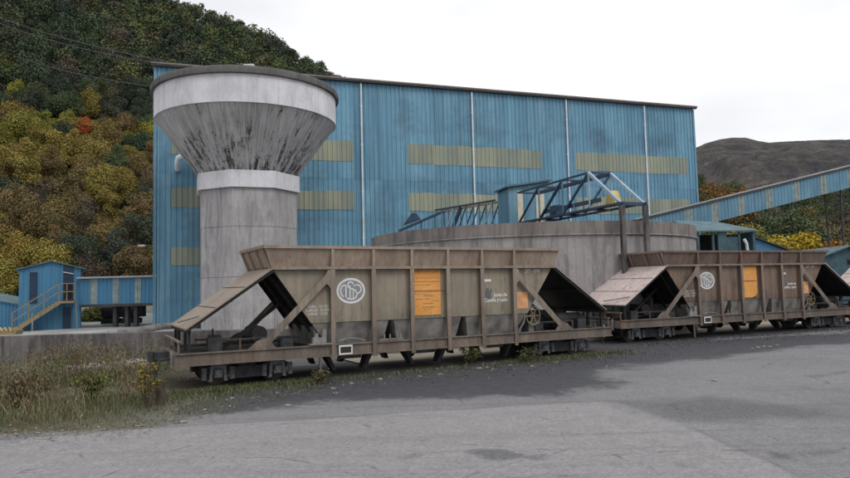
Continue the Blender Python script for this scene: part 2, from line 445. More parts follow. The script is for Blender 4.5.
def m_road():
    t = NT('worn_asphalt')
    at_ = t.attr('mask')
    sep = t.n.new('ShaderNodeSeparateColor'); t.link(at_.outputs['Color'], sep.inputs[0])
    big = t.noise(t.mapping(), 0.35, 6, 0.6)
    mid = t.noise(t.mapping((1, 1, 1), (3, 1, 0)), 2.2, 6, 0.65)
    grit = t.noise(t.mapping(), 55, 4, 0.7)
    grit2 = t.noise(t.mapping(), 17, 5, 0.75)
    c = t.mix(t.ramp(big, 0.3, 0.7), (0.215, 0.212, 0.22), (0.28, 0.275, 0.28))
    slab = t.mix(t.ramp(mid, 0.3, 0.7), (0.30, 0.292, 0.296), (0.355, 0.345, 0.346))
    patch = t.noise(t.mapping((1, 1, 1), (7, 2, 0)), 5.0, 8, 0.8)
    brk = t.math('MULTIPLY', t.math('SUBTRACT', patch, 0.5), 1.9)
    coal_f = t.ramp(t.math('ADD', sep.outputs[0], brk), 0.30, 0.72)
    wet_f = t.ramp(t.math('ADD', sep.outputs[2], t.math('MULTIPLY', brk, 0.8)), 0.30, 0.80)
    c = t.mix(sep.outputs[1], c, slab)
    c = t.mix(t.math('MULTIPLY', wet_f, 0.62), c, (0.075, 0.075, 0.082))
    c = t.mix(t.ramp(patch, 0.32, 0.66), t.mix(1.0, c, (0.78, 0.78, 0.79), 'MULTIPLY'), t.mix(1.0, c, (1.04, 1.04, 1.04), 'MULTIPLY'))
    c = t.mix(t.ramp(grit2, 0.35, 0.65), t.mix(1.0, c, (0.66, 0.66, 0.67), 'MULTIPLY'), c)
    agg = t.noise(t.mapping(), 30, 2, 0.6)
    c = t.mix(t.math('MULTIPLY', t.ramp(agg, 0.60, 0.68), 0.45), c, (0.42, 0.41, 0.4))
    mp = t.n.new('ShaderNodeMapping'); mp.inputs['Rotation'].default_value = (0, 0, R(-24)); mp.inputs['Scale'].default_value = (0.12, 2.6, 1)
    t.link(t.tc.outputs['Object'], mp.inputs['Vector'])
    trk_ = t.noise(mp.outputs['Vector'], 1.0, 6, 0.65, 0.3)
    c = t.mix(t.math('MULTIPLY', t.ramp(trk_, 0.52, 0.70), 0.32), c, (0.10, 0.10, 0.105))
    c = t.mix(t.math('MULTIPLY', t.ramp(grit, 0.45, 0.7), 0.35), c, t.mix(1.0, c, (0.5, 0.5, 0.5), 'MULTIPLY'))
    # hairline cracks
    vo = t.n.new('ShaderNodeTexVoronoi'); vo.feature = 'DISTANCE_TO_EDGE'
    vo.inputs['Scale'].default_value = 0.55
    wob = t.n.new('ShaderNodeMix'); wob.data_type = 'VECTOR'
    wob.inputs[0].default_value = 0.16
    t.link(t.mapping(), wob.inputs[4])
    nz = t.n.new('ShaderNodeTexNoise'); nz.inputs['Scale'].default_value = 1.6; nz.inputs['Detail'].default_value = 5
    t.link(t.mapping(), nz.inputs['Vector'])
    t.link(nz.outputs['Color'], wob.inputs[5])
    t.link(wob.outputs[1], vo.inputs['Vector'])
    crack = t.math('MULTIPLY', t.ramp(vo.outputs['Distance'], 0.0, 0.010, (1, 1, 1, 1), (0, 0, 0, 1)), t.ramp(mid, 0.5, 0.62))
    c = t.mix(t.math('MULTIPLY', crack, 0.8), c, (0.06, 0.06, 0.06))
    coal = t.mix(t.ramp(patch, 0.3, 0.7), (0.034, 0.036, 0.045), (0.085, 0.086, 0.096))
    c = t.mix(coal_f, c, coal)
    dirt = t.mix(t.ramp(mid, 0.3, 0.7), (0.075, 0.065, 0.045), (0.13, 0.115, 0.08))
    c = t.mix(at_.outputs['Alpha'], dirt, c)
    t.bump(t.math('ADD', t.math('MULTIPLY', grit, 0.4), t.math('MULTIPLY', grit2, 0.6)), 0.35, 0.02)
    return t.done(c, 0.82, 0, 0.25)
M['road'] = m_road()
M['earth'] = m_plain('gravel_earth', (0.15, 0.14, 0.12), 0.95, 0.35, 0.8)
M['yard'] = m_plain('pale_gravel', (0.34, 0.34, 0.34), 0.95, 0.3, 0.6)
M['rail'] = m_plain('rusty_rail', (0.10, 0.065, 0.045), 0.6, 0.3, 6)
M['stone'] = m_plain('pale_stone', (0.27, 0.26, 0.235), 0.9, 0.3, 8)
M['wood'] = m_plain('grey_bark', (0.07, 0.055, 0.042), 0.9, 0.4, 6)
M['hill'] = m_plain('forest_floor', (0.022, 0.024, 0.015), 0.95, 0.4, 0.2)

def m_leaf(name):
    t = NT(name)
    oi = t.n.new('ShaderNodeObjectInfo')
    a = t.attr('tint')
    c = t.mix(1.0, oi.outputs['Color'], a.outputs['Color'], 'MULTIPLY')
    t.b.inputs['Subsurface Weight'].default_value = 0.0
    return t.done(c, 0.75, 0, 0.15)
M['leaf'] = m_leaf('tree_foliage')
def m_leafc(name):
    t = NT(name)
    return t.done(t.attr('tint').outputs['Color'], 0.8, 0, 0.1)
M['leafc'] = m_leafc('mixed_foliage')

def m_moor():
    t = NT('moorland')
    big = t.noise(t.mapping((1, 1, 1)), 0.006, 8, 0.65, 0.5)
    mid = t.noise(t.mapping((1, 1, 1)), 0.03, 8, 0.7)
    fine = t.noise(t.mapping((1, 1, 1)), 0.12, 6, 0.75)
    c = t.mix(t.ramp(big, 0.38, 0.62), (0.085, 0.085, 0.095), (0.15, 0.135, 0.13))
    c = t.mix(t.math('MULTIPLY', t.ramp(mid, 0.48, 0.60), 0.75), c, (0.22, 0.19, 0.155))
    c = t.mix(t.math('MULTIPLY', t.ramp(fine, 0.47, 0.60), 0.8), c, (0.05, 0.053, 0.055))
    t.bump(t.math('ADD', t.math('MULTIPLY', mid, 0.7), t.math('MULTIPLY', fine, 0.3)), 1.0, 18.0)
    return t.done(c, 0.95, 0, 0.05)
M['moor'] = m_moor()

# ------------------------------------------------------------------ ground
g = MB()
g.add([(-4000, -400, -0.03), (4000, -400, -0.03), (4000, 6000, -0.03), (-4000, 6000, -0.03)], [(0, 1, 2, 3)])
tag(g.build('ground', M['earth']), kind='structure')

C1, A1 = Vector((-0.45, 16.59)), R(28.0)
C2, A2 = Vector((10.86, 23.69)), R(24.0)
C3, A3 = Vector((22.55, 28.32)), R(19.0)
def loc2(C, A, x, y): return Vector((C.x + x * math.cos(A) - y * math.sin(A), C.y + x * math.sin(A) + y * math.cos(A)))
TRACK = [loc2(C1, A1, -26, 0), loc2(C1, A1, -16, 0), loc2(C1, A1, -6.6, 0), loc2(C1, A1, 0, 0), loc2(C1, A1, 5.5, 0), loc2(C2, A2, -5, 0), loc2(C2, A2, 0, 0),
         loc2(C2, A2, 5.5, 0), loc2(C3, A3, -5, 0), loc2(C3, A3, 0, 0), loc2(C3, A3, 7, 0), loc2(C3, A3, 30, 1.5)]
def smooth_line(pts, n=6):
    out = []
    m = len(pts)
    for i in range(m - 1):
        p0, p1, p2, p3 = pts[max(i-1, 0)], pts[i], pts[i+1], pts[min(i+2, m-1)]
        for k in range(n):
            t = k / n
            out.append(0.5 * ((2*p1) + (p2-p0)*t + (2*p0-5*p1+4*p2-p3)*t*t + (3*p1-p0-3*p2+p3)*t*t*t))
    out.append(pts[-1])
    return out
TRK = smooth_line(TRACK)
def offset_line(pts, d):
    out = []
    for i, p in enumerate(pts):
        t = (pts[min(i+1, len(pts)-1)] - pts[max(i-1, 0)]).normalized()
        out.append(Vector((p.x - t.y * d, p.y + t.x * d)))
    return out
TRK_A = np.array([[p.x, p.y] for p in TRK])
def track_side(x, y):
    """signed distance to the track axis, positive on the far side"""
    d = (TRK_A[:, 0] - x) ** 2 + (TRK_A[:, 1] - y) ** 2
    i = min(max(int(np.argmin(d)), 1), len(TRK) - 2)
    t = (TRK[i+1] - TRK[i-1]).normalized()
    return (-t.y) * (x - TRK[i].x) + t.x * (y - TRK[i].y)

# asphalt yard with coal dust, slab and stain outlines measured on the ground
def gpoly(pts): return [tuple(gnd(u, v).xy) for u, v in pts]
def sdist(poly, x, y):
    """signed distance arrays to a polygon, negative inside"""
    d = np.full(x.shape, 1e9); inside = np.zeros(x.shape, bool)
    n = len(poly)
    for i in range(n):
        ax, ay = poly[i]; bx, by = poly[(i + 1) % n]
        ex, ey = bx - ax, by - ay
        t = np.clip(((x - ax) * ex + (y - ay) * ey) / (ex * ex + ey * ey + 1e-12), 0, 1)
        d = np.minimum(d, np.hypot(x - ax - t * ex, y - ay - t * ey))
        c = ((ay > y) != (by > y)) & (x < (bx - ax) * (y - ay) / (by - ay + 1e-12) + ax)
        inside ^= c
    return np.where(inside, -d, d)
def sstep(a, b, x):
    t = np.clip((x - a) / (b - a), 0, 1)
    return t * t * (3 - 2 * t)
def vnoise(x, y, s, seed):
    r_ = np.random.RandomState(seed)
    G = r_.rand(256, 256)
    def one(xx, yy):
        xi, yi = np.floor(xx).astype(int), np.floor(yy).astype(int)
        fx, fy = xx - xi, yy - yi
        fx, fy = fx*fx*(3-2*fx), fy*fy*(3-2*fy)
        a, b = G[xi % 256, yi % 256], G[(xi+1) % 256, yi % 256]
        c, d = G[xi % 256, (yi+1) % 256], G[(xi+1) % 256, (yi+1) % 256]
        return (a*(1-fx)+b*fx)*(1-fy) + (c*(1-fx)+d*fx)*fy
    tot, amp = 0, 0.5
    for k in range(5):
        tot = tot + amp * one(x * s * 2**k + 17*k, y * s * 2**k + 31*k); amp *= 0.5
    return tot
xs = np.concatenate([np.arange(-30, -10, 0.5), np.arange(-10, 14, 0.07), np.arange(14, 60, 0.3)])
ys = np.concatenate([np.arange(-8, 4, 0.6), np.arange(4, 20, 0.06), np.arange(20, 34, 0.22)])
GX, GY = np.meshgrid(xs, ys)
n1 = vnoise(GX, GY, 0.5, 1) - 0.5; n2 = vnoise(GX, GY, 1.7, 2) - 0.5; n3 = vnoise(GX, GY, 0.16, 5) - 0.5
coal_p = gpoly([(150, 418), (218, 417), (250, 412), (300, 404), (356, 398), (420, 396), (480, 398), (560, 397), (610, 391), (628, 383), (612, 374), (640, 366), (700, 358), (790, 350), (860, 345), (1100, 338), (1100, 320), (600, 345), (330, 378), (240, 385), (150, 400)])
d = sdist(coal_p, GX, GY)
coal = sstep(0.85, -0.85, d + 0.05 + n1 * 1.3 + n2 * 0.9)
# coal dust also lies under and behind the wagons
tk = np.array([[p.x, p.y] for p in offset_line(TRK, 0)])
dt = np.full(GX.shape, 1e9)
for i in range(len(tk) - 1):
    ax, ay = tk[i]; bx, by = tk[i+1]; ex, ey = bx-ax, by-ay
    t = np.clip(((GX-ax)*ex + (GY-ay)*ey) / (ex*ex+ey*ey), 0, 1)
    dt = np.minimum(dt, np.hypot(GX-ax-t*ex, GY-ay-t*ey))
coal = np.maximum(coal, sstep(2.0, 1.3, dt + n1 * 0.8) * sstep(-8.5, -5.5, GX) * 0.9)
slab_p = gpoly([(-400, 470), (0, 440), (150, 428), (300, 420), (420, 412), (520, 406), (600, 402), (622, 404), (690, 428), (760, 458), (805, 482), (860, 560), (500, 900), (-600, 900)])
slab = sstep(0.06, -0.06, sdist(slab_p, GX, GY) + n2 * 0.12)
seam = np.exp(-(np.abs(sdist(slab_p, GX, GY) + n2 * 0.12) / 0.07) ** 2) * sstep(0.42, 0.6, vnoise(GX, GY, 0.6, 9) + 0.12)
wet_p = gpoly([(615, 403), (660, 397), (735, 399), (800, 407), (845, 418), (790, 421), (770, 427), (715, 424), (660, 418)])
wet = sstep(0.9, -0.9, sdist(wet_p, GX, GY) + n1 * 2.2 + n2 * 1.0) * 0.72
for poly, k in (([(468, 453), (500, 450), (520, 455), (495, 460)], 0.9), ([(525, 457), (545, 455), (540, 459)], 0.7), ([(545, 474), (575, 473), (590, 478), (560, 480)], 0.8),
                ([(640, 472), (680, 464), (700, 468), (660, 474)], 0.55), ([(768, 452), (790, 456), (795, 461), (775, 457)], 0.9), ([(805, 376), (850, 370), (850, 374), (810, 381)], 0.6),
                ([(780, 387), (815, 384), (810, 390)], 0.5), ([(402, 459), (422, 455), (420, 458)], 0.6), ([(795, 453), (830, 452), (815, 457)], 0.55), ([(725, 361), (760, 358), (755, 362)], 0.5)):
    wet = np.maximum(wet, k * sstep(0.14, -0.12, sdist(gpoly(poly), GX, GY) + n2 * 0.5))
wet = np.maximum(wet, seam * 0.6)
wet = np.maximum(wet, sstep(0.60, 0.72, vnoise(GX, GY, 0.33, 12) + n2 * 0.15) * 0.4)
dirt_p = gpoly([(-900, 600), (0, 437), (60, 433), (130, 430), (172, 424), (215, 414), (250, 402), (330, 386), (440, 377), (540, 368), (600, 357), (600, 330), (-900, 320)])
dirt = sstep(0.12, -0.10, sdist(dirt_p, GX, GY) + n1 * 0.5 + n2 * 0.35)
coal_over = np.maximum(coal, 0) * np.where(GX > -4.2, 1, 0.35)
dirt = dirt * (1 - 0.85 * sstep(-5.5, -3.0, GX))
nx, ny = len(xs), len(ys)
zz = 0.006 + 0.012 * n3 + 0.02 * coal * (n2 + 0.5)
V = np.stack([GX.ravel(), GY.ravel(), zz.ravel()], 1)
idx = np.arange(nx * ny).reshape(ny, nx)
F = np.stack([idx[:-1, :-1].ravel(), idx[:-1, 1:].ravel(), idx[1:, 1:].ravel(), idx[1:, :-1].ravel()], 1)
def np_mesh(name, V, F, mat, smooth=False, attr=None, attr_name='tint'):
    me = bpy.data.meshes.new(name)
    k = F.shape[1]
    me.vertices.add(len(V)); me.vertices.foreach_set('co', np.ascontiguousarray(V, np.float32).ravel())
    me.loops.add(F.size); me.loops.foreach_set('vertex_index', np.ascontiguousarray(F, np.int32).ravel())
    me.polygons.add(len(F)); me.polygons.foreach_set('loop_start', np.arange(len(F), dtype=np.int32) * k)
    me.polygons.foreach_set('loop_total', np.full(len(F), k, np.int32))
    if smooth: me.polygons.foreach_set('use_smooth', np.ones(len(F), bool))
    if attr is not None:
        a = me.attributes.new(attr_name, 'FLOAT_COLOR', 'POINT')
        a.data.foreach_set('color', np.ascontiguousarray(attr, np.float32).ravel())
    me.update(calc_edges=True); me.validate()
    me.materials.append(mat)
    return me
def np_obj(name, me, parent=None):
    o = bpy.data.objects.new(name, me)
    if parent: o.parent = parent
    col.objects.link(o)
    return o
mask = np.stack([np.clip(coal_over, 0, 1).ravel(), np.clip(slab, 0, 1).ravel(), np.clip(wet, 0, 1).ravel(), 1 - np.clip(dirt, 0, 1).ravel()], 1)
tag(np_obj('road', np_mesh('road', V, F, M['road'], True, mask, 'mask')), kind='structure')

# pale gravel yard behind the low wall
yd = MB()
yd.add([(-60, 21, 0.02), (-2.5, 21, 0.02), (60, 45, 0.02), (60, 60, 0.02), (-60, 60, 0.02)], [(0, 1, 2, 3, 4)])
tag(yd.build('yard', M['yard']), kind='structure')

# ------------------------------------------------------------------ hills
def loft(front, crest, back, nu, nt, prof, amp, seed):
    """terrain between three polylines; returns grid of points"""
    def samp(pl, a):
        k = a * (len(pl) - 1); i = min(int(k), len(pl) - 2); f = k - i
        return pl[i] * (1 - f) + pl[i + 1] * f
    P = np.zeros((nt, nu, 3))
    for iu in range(nu):
        a = iu / (nu - 1)
        f_, c_, b_ = samp(front, a), samp(crest, a), samp(back, a)
        for it in range(nt):
            t = it / (nt - 1) * 1.5
            if t <= 1:
                p = f_.lerp(c_, t)
                p.z = f_.z + (c_.z - f_.z) * prof(t)
            else:
                p = c_.lerp(b_, (t - 1) / 0.5)
            w = min(1, t * 3) * (0.35 if 0.93 < t < 1.05 else 1.0)
            p.z += amp * w * noise.fractal(Vector((p.x, p.y, seed)) * (1.2 / amp / 3.0), 0.8, 2.0, 5)
            P[it, iu] = p
    return P
def loft_obj(name, P, mat):
    nt, nu, _ = P.shape
    ix = np.arange(nt * nu).reshape(nt, nu)
    F = np.stack([ix[:-1, :-1].ravel(), ix[:-1, 1:].ravel(), ix[1:, 1:].ravel(), ix[1:, :-1].ravel()], 1)
    return tag(np_obj(name, np_mesh(name, P.reshape(-1, 3), F, mat, True)), kind='structure')
crest = [at(u, v, Y) for u, v, Y in ((-320, -190, 250), (-150, -130, 265), (0, -72, 285), (90, -30, 300), (165, 9, 315), (225, 27, 335), (285, 55, 360), (335, 88, 385), (450, 150, 420), (680, 215, 450))]
front = [Vector((x, y, 0.0)) for x, y in ((-150, 78), (-115, 84), (-84, 90), (-64, 94), (-50, 98), (-38, 104), (-24, 114), (-6, 128), (26, 150), (80, 190))]
back = [c + Vector((0, 140, -c.z * 0.35)) for c in crest]
HP = loft(front, crest, back, 110, 80, lambda t: t ** 1.02, 3.2, 3.0)
loft_obj('hill', HP, M['hill'])
crest_r = [at(u, v, Y) for u, v, Y in ((600, 218, 150), (680, 208, 150), (715, 207, 150), (745, 222, 152), (780, 224, 155), (820, 222, 160), (880, 214, 165), (960, 205, 170), (1100, 200, 180))]
front_r = [Vector((x, y, 0.0)) for x, y in ((25, 78), (34, 76), (40, 74), (46, 72), (52, 70), (60, 68), (70, 66), (85, 66), (110, 66))]
back_r = [c + Vector((0, 90, -c.z * 0.5)) for c in crest_r]
RP = loft(front_r, crest_r, back_r, 60, 30, lambda t: t ** 1.1, 1.2, 8.0)
loft_obj('hillside', RP, M['hill'])
ridge = [at(u, v, 1400) for u, v in ((420, 240), (520, 210), (600, 185), (660, 162), (695, 147.5), (705, 143), (720, 138.5), (733, 137), (745, 137), (757, 140.5), (768, 142), (780, 141), (795, 140), (812, 139.5), (850, 138.5), (900, 132), (980, 128), (1100, 140), (1300, 190))]
frontm = [Vector((x, 480 + 30 * math.sin(x * 0.01), 0)) for x in np.linspace(-40, 760, len(ridge))]
backm = [c + Vector((0, 500, -c.z * 0.5)) for c in ridge]
def loft_m():
    P = loft(frontm, ridge, backm, 260, 110, lambda t: t ** 1.25, 0.001, 5.0)
    for it in range(P.shape[0]):
        t = it / (P.shape[0] - 1) * 1.5
        w = min(1, t * 3) * max(0.03, min(1, abs(1 - t) * 3.5))
        for iu in range(P.shape[1]):
            p = Vector(P[it, iu])
            P[it, iu, 2] += w * 46 * noise.fractal(Vector((p.x * 0.006, p.y * 0.0028, 1.7)), 0.9, 2.0, 6) + 1.2 * noise.fractal(p * 0.03, 0.8, 2.0, 3)
    return P
loft_obj('mountain', loft_m(), M['moor'])

# ------------------------------------------------------------------ trees
def leaves(rs, centers, radii, n, size, flat=0.92, hollow=0.5):
    """leaf-clump quads on the shells of many puffs: (V, tint-per-leaf)"""
    pr = np.array(radii) ** 2; pr = pr / pr.sum()
    k = rs.choice(len(centers), n, p=pr)
    dv = rs.normal(size=(n, 3)); dv[:, 2] = dv[:, 2] * 0.85 + 0.3
    dv /= np.linalg.norm(dv, axis=1)[:, None]
    rr = np.array(radii)[k] * (hollow + (1.08 - hollow) * rs.rand(n) ** 0.6)
    p = np.array(centers)[k] + dv * rr[:, None] * np.array([1, 1, flat])
    nrm = dv * 0.8 + rs.normal(size=(n, 3)) * 0.5 + np.array([0, 0, 0.25])
    nrm /= np.linalg.norm(nrm, axis=1)[:, None]
    a = np.cross(nrm, rs.normal(size=(n, 3))); a /= np.linalg.norm(a, axis=1)[:, None]
    b = np.cross(nrm, a)
    s = size * (0.55 + 0.9 * rs.rand(n))[:, None]
    a *= s; b *= s * 0.7
    bend = nrm * s * 0.25
    V = np.stack([p - a, p - b * 0.9 + bend, p + a, p + b + bend], 1).reshape(-1, 3)
    tint = (0.80 + 0.40 * rs.rand(n)) * (0.8 + 0.4 * np.clip(rs.normal(size=len(centers)) * 0.35 + 0.5, 0, 1))[k]
    return V, tint, k
def quads(n): return np.arange(4 * n).reshape(n, 4)
def crown_parts(seed, w, h, npuff, n, size, shape='round'):
    rs = np.random.RandomState(seed)
    cs, rad = [], []
    while len(cs) < npuff:
        q = rs.uniform(-1, 1, 3)
        if shape == 'tall':
            lim = 1.0 - 0.55 * max(q[2], 0)
            if math.hypot(q[0], q[1]) > lim or abs(q[2]) > 1: continue
        elif not 0.45 < np.linalg.norm(q) < 1: continue
        r_ = (0.30 + 0.2 * rs.rand()) * w * 0.5
        cs.append((q[0] * (w * 0.5 - r_ * 0.6), q[1] * (w * 0.5 - r_ * 0.6), h * (0.54 + 0.36 * q[2])))
        rad.append(r_ * (1.15 - 0.3 * abs(q[2])))
    return rs, cs, rad
PROTO = []
def make_proto(seed, w, h, npuff, n, size, shape='round'):
    rs, cs, rad = crown_parts(seed, w, h, npuff, n, size, shape)
    V, ti, _ = leaves(rs, cs, rad, n, size)
    tint = np.repeat(ti, 4)[:, None] * np.array([[1, 1, 1]]); 
    hue = np.repeat(rs.normal(size=n) * 0.08, 4)
    tint[:, 0] *= 1 + hue; tint[:, 2] *= 1 - hue
    tint = np.concatenate([tint, np.ones((4 * n, 1))], 1)
    cm = np_mesh('crown', V, quads(n), M['leaf'], False, tint)
    t = MB()
    lean = rs.normal(size=2) * 0.15
    top = Vector((lean[0], lean[1], h * 0.62))
    t.path([(0, 0, -0.6), (lean[0] * .3, lean[1] * .3, h * .2), (lean[0] * .7, lean[1] * .7, h * .42), top], [w * .045, w * .036, w * .028, w * .012], 7)
    for i in range(min(7, len(cs))):
        c = Vector(cs[i]); z0 = h * (0.22 + 0.25 * rs.rand())
        s0 = Vector((lean[0] * z0 / h, lean[1] * z0 / h, z0))
        t.path([s0, s0.lerp(c, .5) + Vector((0, 0, -.1)), c], [w * .02, w * .014, w * .006], 5)
    tm = bpy.data.meshes.new('trunk'); tm.from_pydata(t.v, [], t.f); tm.materials.append(M['wood'])
    return (cm, tm)
for i in range(6): PROTO.append(make_proto(40 + i, 6.8 + 0.6 * (i % 3), 7.6 + 0.6 * (i % 4), 22 + 3 * i, 9500, 0.135))
for i in range(3): PROTO.append(make_proto(60 + i, 5.6, 10.0, 26, 8500, 0.135, 'tall'))
SPARSE = [make_proto(80 + i, 6.0, 8.5, 18, 2600, 0.11) for i in range(2)]
NEARB = [make_proto(90 + i, 4.6, 4.6, 18, 3600, 0.15) for i in range(2)]

def tree(pt, pcol, label, scale=1.0, group=None, name='tree', protos=None):
    cm, tm = rnd.choice(protos or PROTO)
    t = thing(name, label, 'tree', pt, rnd.uniform(0, 6.28), group)
    s = scale * rnd.uniform(0.85, 1.18)
    t.scale = (s, s, s * rnd.uniform(0.9, 1.15))
    c = np_obj('crown', cm, t); c.color = (*pcol, 1)
    np_obj('trunk', tm, t)
    return t
def vary(c, k=0.16):
    f = rnd.uniform(1 - k, 1 + k)
    return tuple(max(0.003, x * f * rnd.uniform(1 - k * .5, 1 + k * .5)) for x in c)
DKGREEN, MIDGREEN, OLIVE = (0.056, 0.074, 0.050), (0.078, 0.100, 0.052), (0.112, 0.128, 0.058)
YELGREEN, YELLOW, OCHRE, BROWN, GREYBR, ORANGE, RED = (0.21, 0.205, 0.045), (0.31, 0.26, 0.045), (0.235, 0.18, 0.05), (0.165, 0.125, 0.055), (0.12, 0.105, 0.075), (0.30, 0.13, 0.03), (0.42, 0.075, 0.025)
def grid_pt(P, a, t):
    nt, nu, _ = P.shape
    x = a * (nu - 1); y = t / 1.5 * (nt - 1)
    i, j = min(int(x), nu - 2), min(int(y), nt - 2)
    fx, fy = x - i, y - j
    p = P[j, i] * (1-fx) * (1-fy) + P[j, i+1] * fx * (1-fy) + P[j+1, i] * (1-fx) * fy + P[j+1, i+1] * fx * fy
    return Vector(p)
def blob(u, v, cu, cv, ru, rv): return math.exp(-(((u - cu) / ru) ** 2 + ((v - cv) / rv) ** 2))
def wood_colour(u, v):
    """which species stands where on the hillside"""
    n = noise.noise(Vector((u * 0.035, v * 0.05, 4.2)))
    w = []
    low = 1 / (1 + math.exp(-(v - 116 + 14 * n - max(0, u - 110) * 0.25) / 6))
    w.append((YELGREEN, low * (0.25 + 1.5 * blob(u, v, 35, 125, 45, 28) + 0.5 * blob(u, v, 120, 140, 40, 25)) + 0.5 * blob(u, v, 8, 85, 30, 25)))
    w.append((YELLOW, low * (0.12 + 0.7 * blob(u, v, 30, 120, 35, 22) + 0.55 * blob(u, v, 120, 165, 22, 22))))
    w.append((OCHRE, low * (0.75 + 0.5 * blob(u, v, 80, 175, 60, 35)) * (0.55 if v > 215 and u > 60 else 1)))
    w.append((BROWN, low * 0.75 * (0.5 if v > 205 and u > 60 else 1)))
    w.append((DKGREEN, (1 - low) * 1.5 + low * (1.5 * blob(u, v, 115, 236, 48, 20) + 1.6 * blob(u, v, 152, 165, 20, 60) + 0.9 * blob(u, v, 5, 180, 14, 30) + 1.0 * blob(u, v, 145, 110, 22, 25))))
    w.append((MIDGREEN, (1 - low) * (0.5 + 0.8 * max(0, n) + 1.2 * blob(u, v, 95, 60, 40, 30)) + low * 0.10))
    w.append((OLIVE, (1 - low) * (0.12 + 3.4 * blob(u, v, 175, 22, 55, 34) + 1.0 * blob(u, v, 260, 60, 50, 30))))
    w.append((GREYBR, (1 - low) * 0.16 + low * 0.12))
    tot = sum(x[1] for x in w); r_ = rnd.random() * tot
    for c, k in w:
        r_ -= k
        if r_ <= 0: return c
    return DKGREEN
KINDN = {DKGREEN: 'dark green', MIDGREEN: 'mid green', OLIVE: 'olive green', YELGREEN: 'yellow-green', YELLOW: 'bright yellow', OCHRE: 'ochre', BROWN: 'brown', GREYBR: 'grey-brown bare', ORANGE: 'orange', RED: 'red'}
# poisson-like scatter over the left hill
cand, placed = [], []
cell = {}
tries = 0
while tries < 34000:
    tries += 1
    a, t = rnd.random(), rnd.random() ** 0.85 * 1.02
    p = grid_pt(HP, a, t)
    u, v = proj(p + Vector((0, 0, 5)))
    if u < -45 or u > 345 or v > 290 or v < -40: continue
    dmin = 4.2 if t < 0.35 else 5.0
    key = (int(p.x // 5), int(p.y // 5))
    if any((p.xy - q.xy).length < dmin for i in (-1, 0, 1) for j in (-1, 0, 1) for q in cell.get((key[0]+i, key[1]+j), ())): continue
    cell.setdefault(key, []).append(p)
    placed.append((p.y, p, u, v, t))
placed.sort(key=lambda q: q[0])
near_wood = [q for q in placed if (q[3] > 88 and q[2] < 170)]
NEAR_MAX = 290
near_wood = near_wood[:NEAR_MAX]
near_set = set(id(q) for q in near_wood)
for q in near_wood:
    _, p, u, v, t = q
    c = wood_colour(u, v)
    k = KINDN[c]
    tree(p, vary(c), '%s autumn tree in the wood at the foot of the left hillside' % k if c not in (DKGREEN, MIDGREEN, OLIVE) else '%s leafy tree in the wood at the foot of the left hillside' % k,
         0.95, '%s trees at the foot of the left hillside' % k, protos=SPARSE if c == GREYBR else None)
# the one red tree above the ochre crowns
best = min((q for q in placed if id(q) not in near_set or True), key=lambda q: abs(q[2] - 93) + abs(q[3] - 124) * 1.2)
tree(best[1] + Vector((0.2, -1.5, 1.6)), (0.42, 0.085, 0.03), 'single red-leaved tree standing out above the ochre crowns', 0.72, name='red_tree', protos=PROTO[6:9])
# the rest of the wood higher up: one mass
VV, TT, base = [], [], 0
rs = np.random.RandomState(5)
far_protos = [crown_parts(200 + i, 7.4, 8.6, 20, 0, 0) for i in range(8)]
for q in placed:
    if id(q) in near_set: continue
    _, p, u, v, t = q
    _, cs, rad = rnd.choice(far_protos)
    c = wood_colour(u, v)
    s = rnd.uniform(0.8, 1.2)
    n = 900 if p.y < 220 else 520
    V_, ti, _ = leaves(rs, cs, rad, n, 0.28 if p.y < 220 else 0.38)
    V_ = V_ * np.array([s, s, s * rnd.uniform(.9, 1.15)]) + np.array(p)
    cc = np.array(vary(c, 0.2))
    tt = np.repeat(ti, 4)[:, None] * cc
    VV.append(V_); TT.append(np.concatenate([tt, np.ones((len(tt), 1))], 1))
VV, TT = np.concatenate(VV), np.concatenate(TT)
tag(np_obj('wood', np_mesh('wood', VV, quads(len(VV) // 4), M['leafc'], False, TT)), 'dense dark green wood covering the upper left hillside', 'wood', kind='stuff')

# trees below and behind the inclined gallery on the right
cell = []
rt = []
for _ in range(4000):
    a, t = rnd.random(), rnd.random() ** 0.9
    p = grid_pt(RP, a, t)
    u, v = proj(p + Vector((0, 0, 5)))
    if u < 688 or u > 880: continue
    if any((p.xy - q.xy).length < 4.2 for q in cell): continue
    cell.append(p); rt.append((p.y, p, u, v))
rt.sort(key=lambda q: q[0])
for _, p, u, v in rt:
    r_ = rnd.random()
    if u < 735 and v < 212: c = BROWN if r_ < .5 else (OCHRE if r_ < .65 else MIDGREEN)
    elif u > 760 and v < 225: c = DKGREEN if r_ < .55 else (MIDGREEN if r_ < .8 else GREYBR)
    elif v > 232: c = (OLIVE if r_ < .35 else BROWN if r_ < .6 else OCHRE if r_ < .72 else MIDGREEN)
    else: c = OLIVE if r_ < .35 else (MIDGREEN if r_ < .6 else (GREYBR if r_ < .75 else BROWN))
    k = KINDN[c]
    tree(p, vary(c), '%s tree on the wooded slope beyond the inclined gallery' % k, 0.85, '%s trees beyond the inclined gallery' % k)
def solo_tree(u, v_top, Y, hgt, colr, label, protos=None, name='tree'):
    top = at(u, v_top, Y)
    cm, tm = rnd.choice(protos or NEARB)
    t = thing(name, label, 'tree', (top.x, top.y, top.z - hgt * 1.0), rnd.uniform(0, 6))
    s = hgt / 4.6 if (protos or NEARB) is NEARB else hgt / 8.5
    t.scale = (s, s, s)
    c = np_obj('crown', cm, t); c.color = (*colr, 1)
    np_obj('trunk', tm, t)
solo_tree(795, 228, 66, 5.2, (0.42, 0.31, 0.035), 'bright yellow bushy tree behind the long wagons, right of the teal shed')
solo_tree(776, 236, 64, 4.2, (0.34, 0.27, 0.04), 'smaller yellow-green bush just left of the brightest yellow tree')
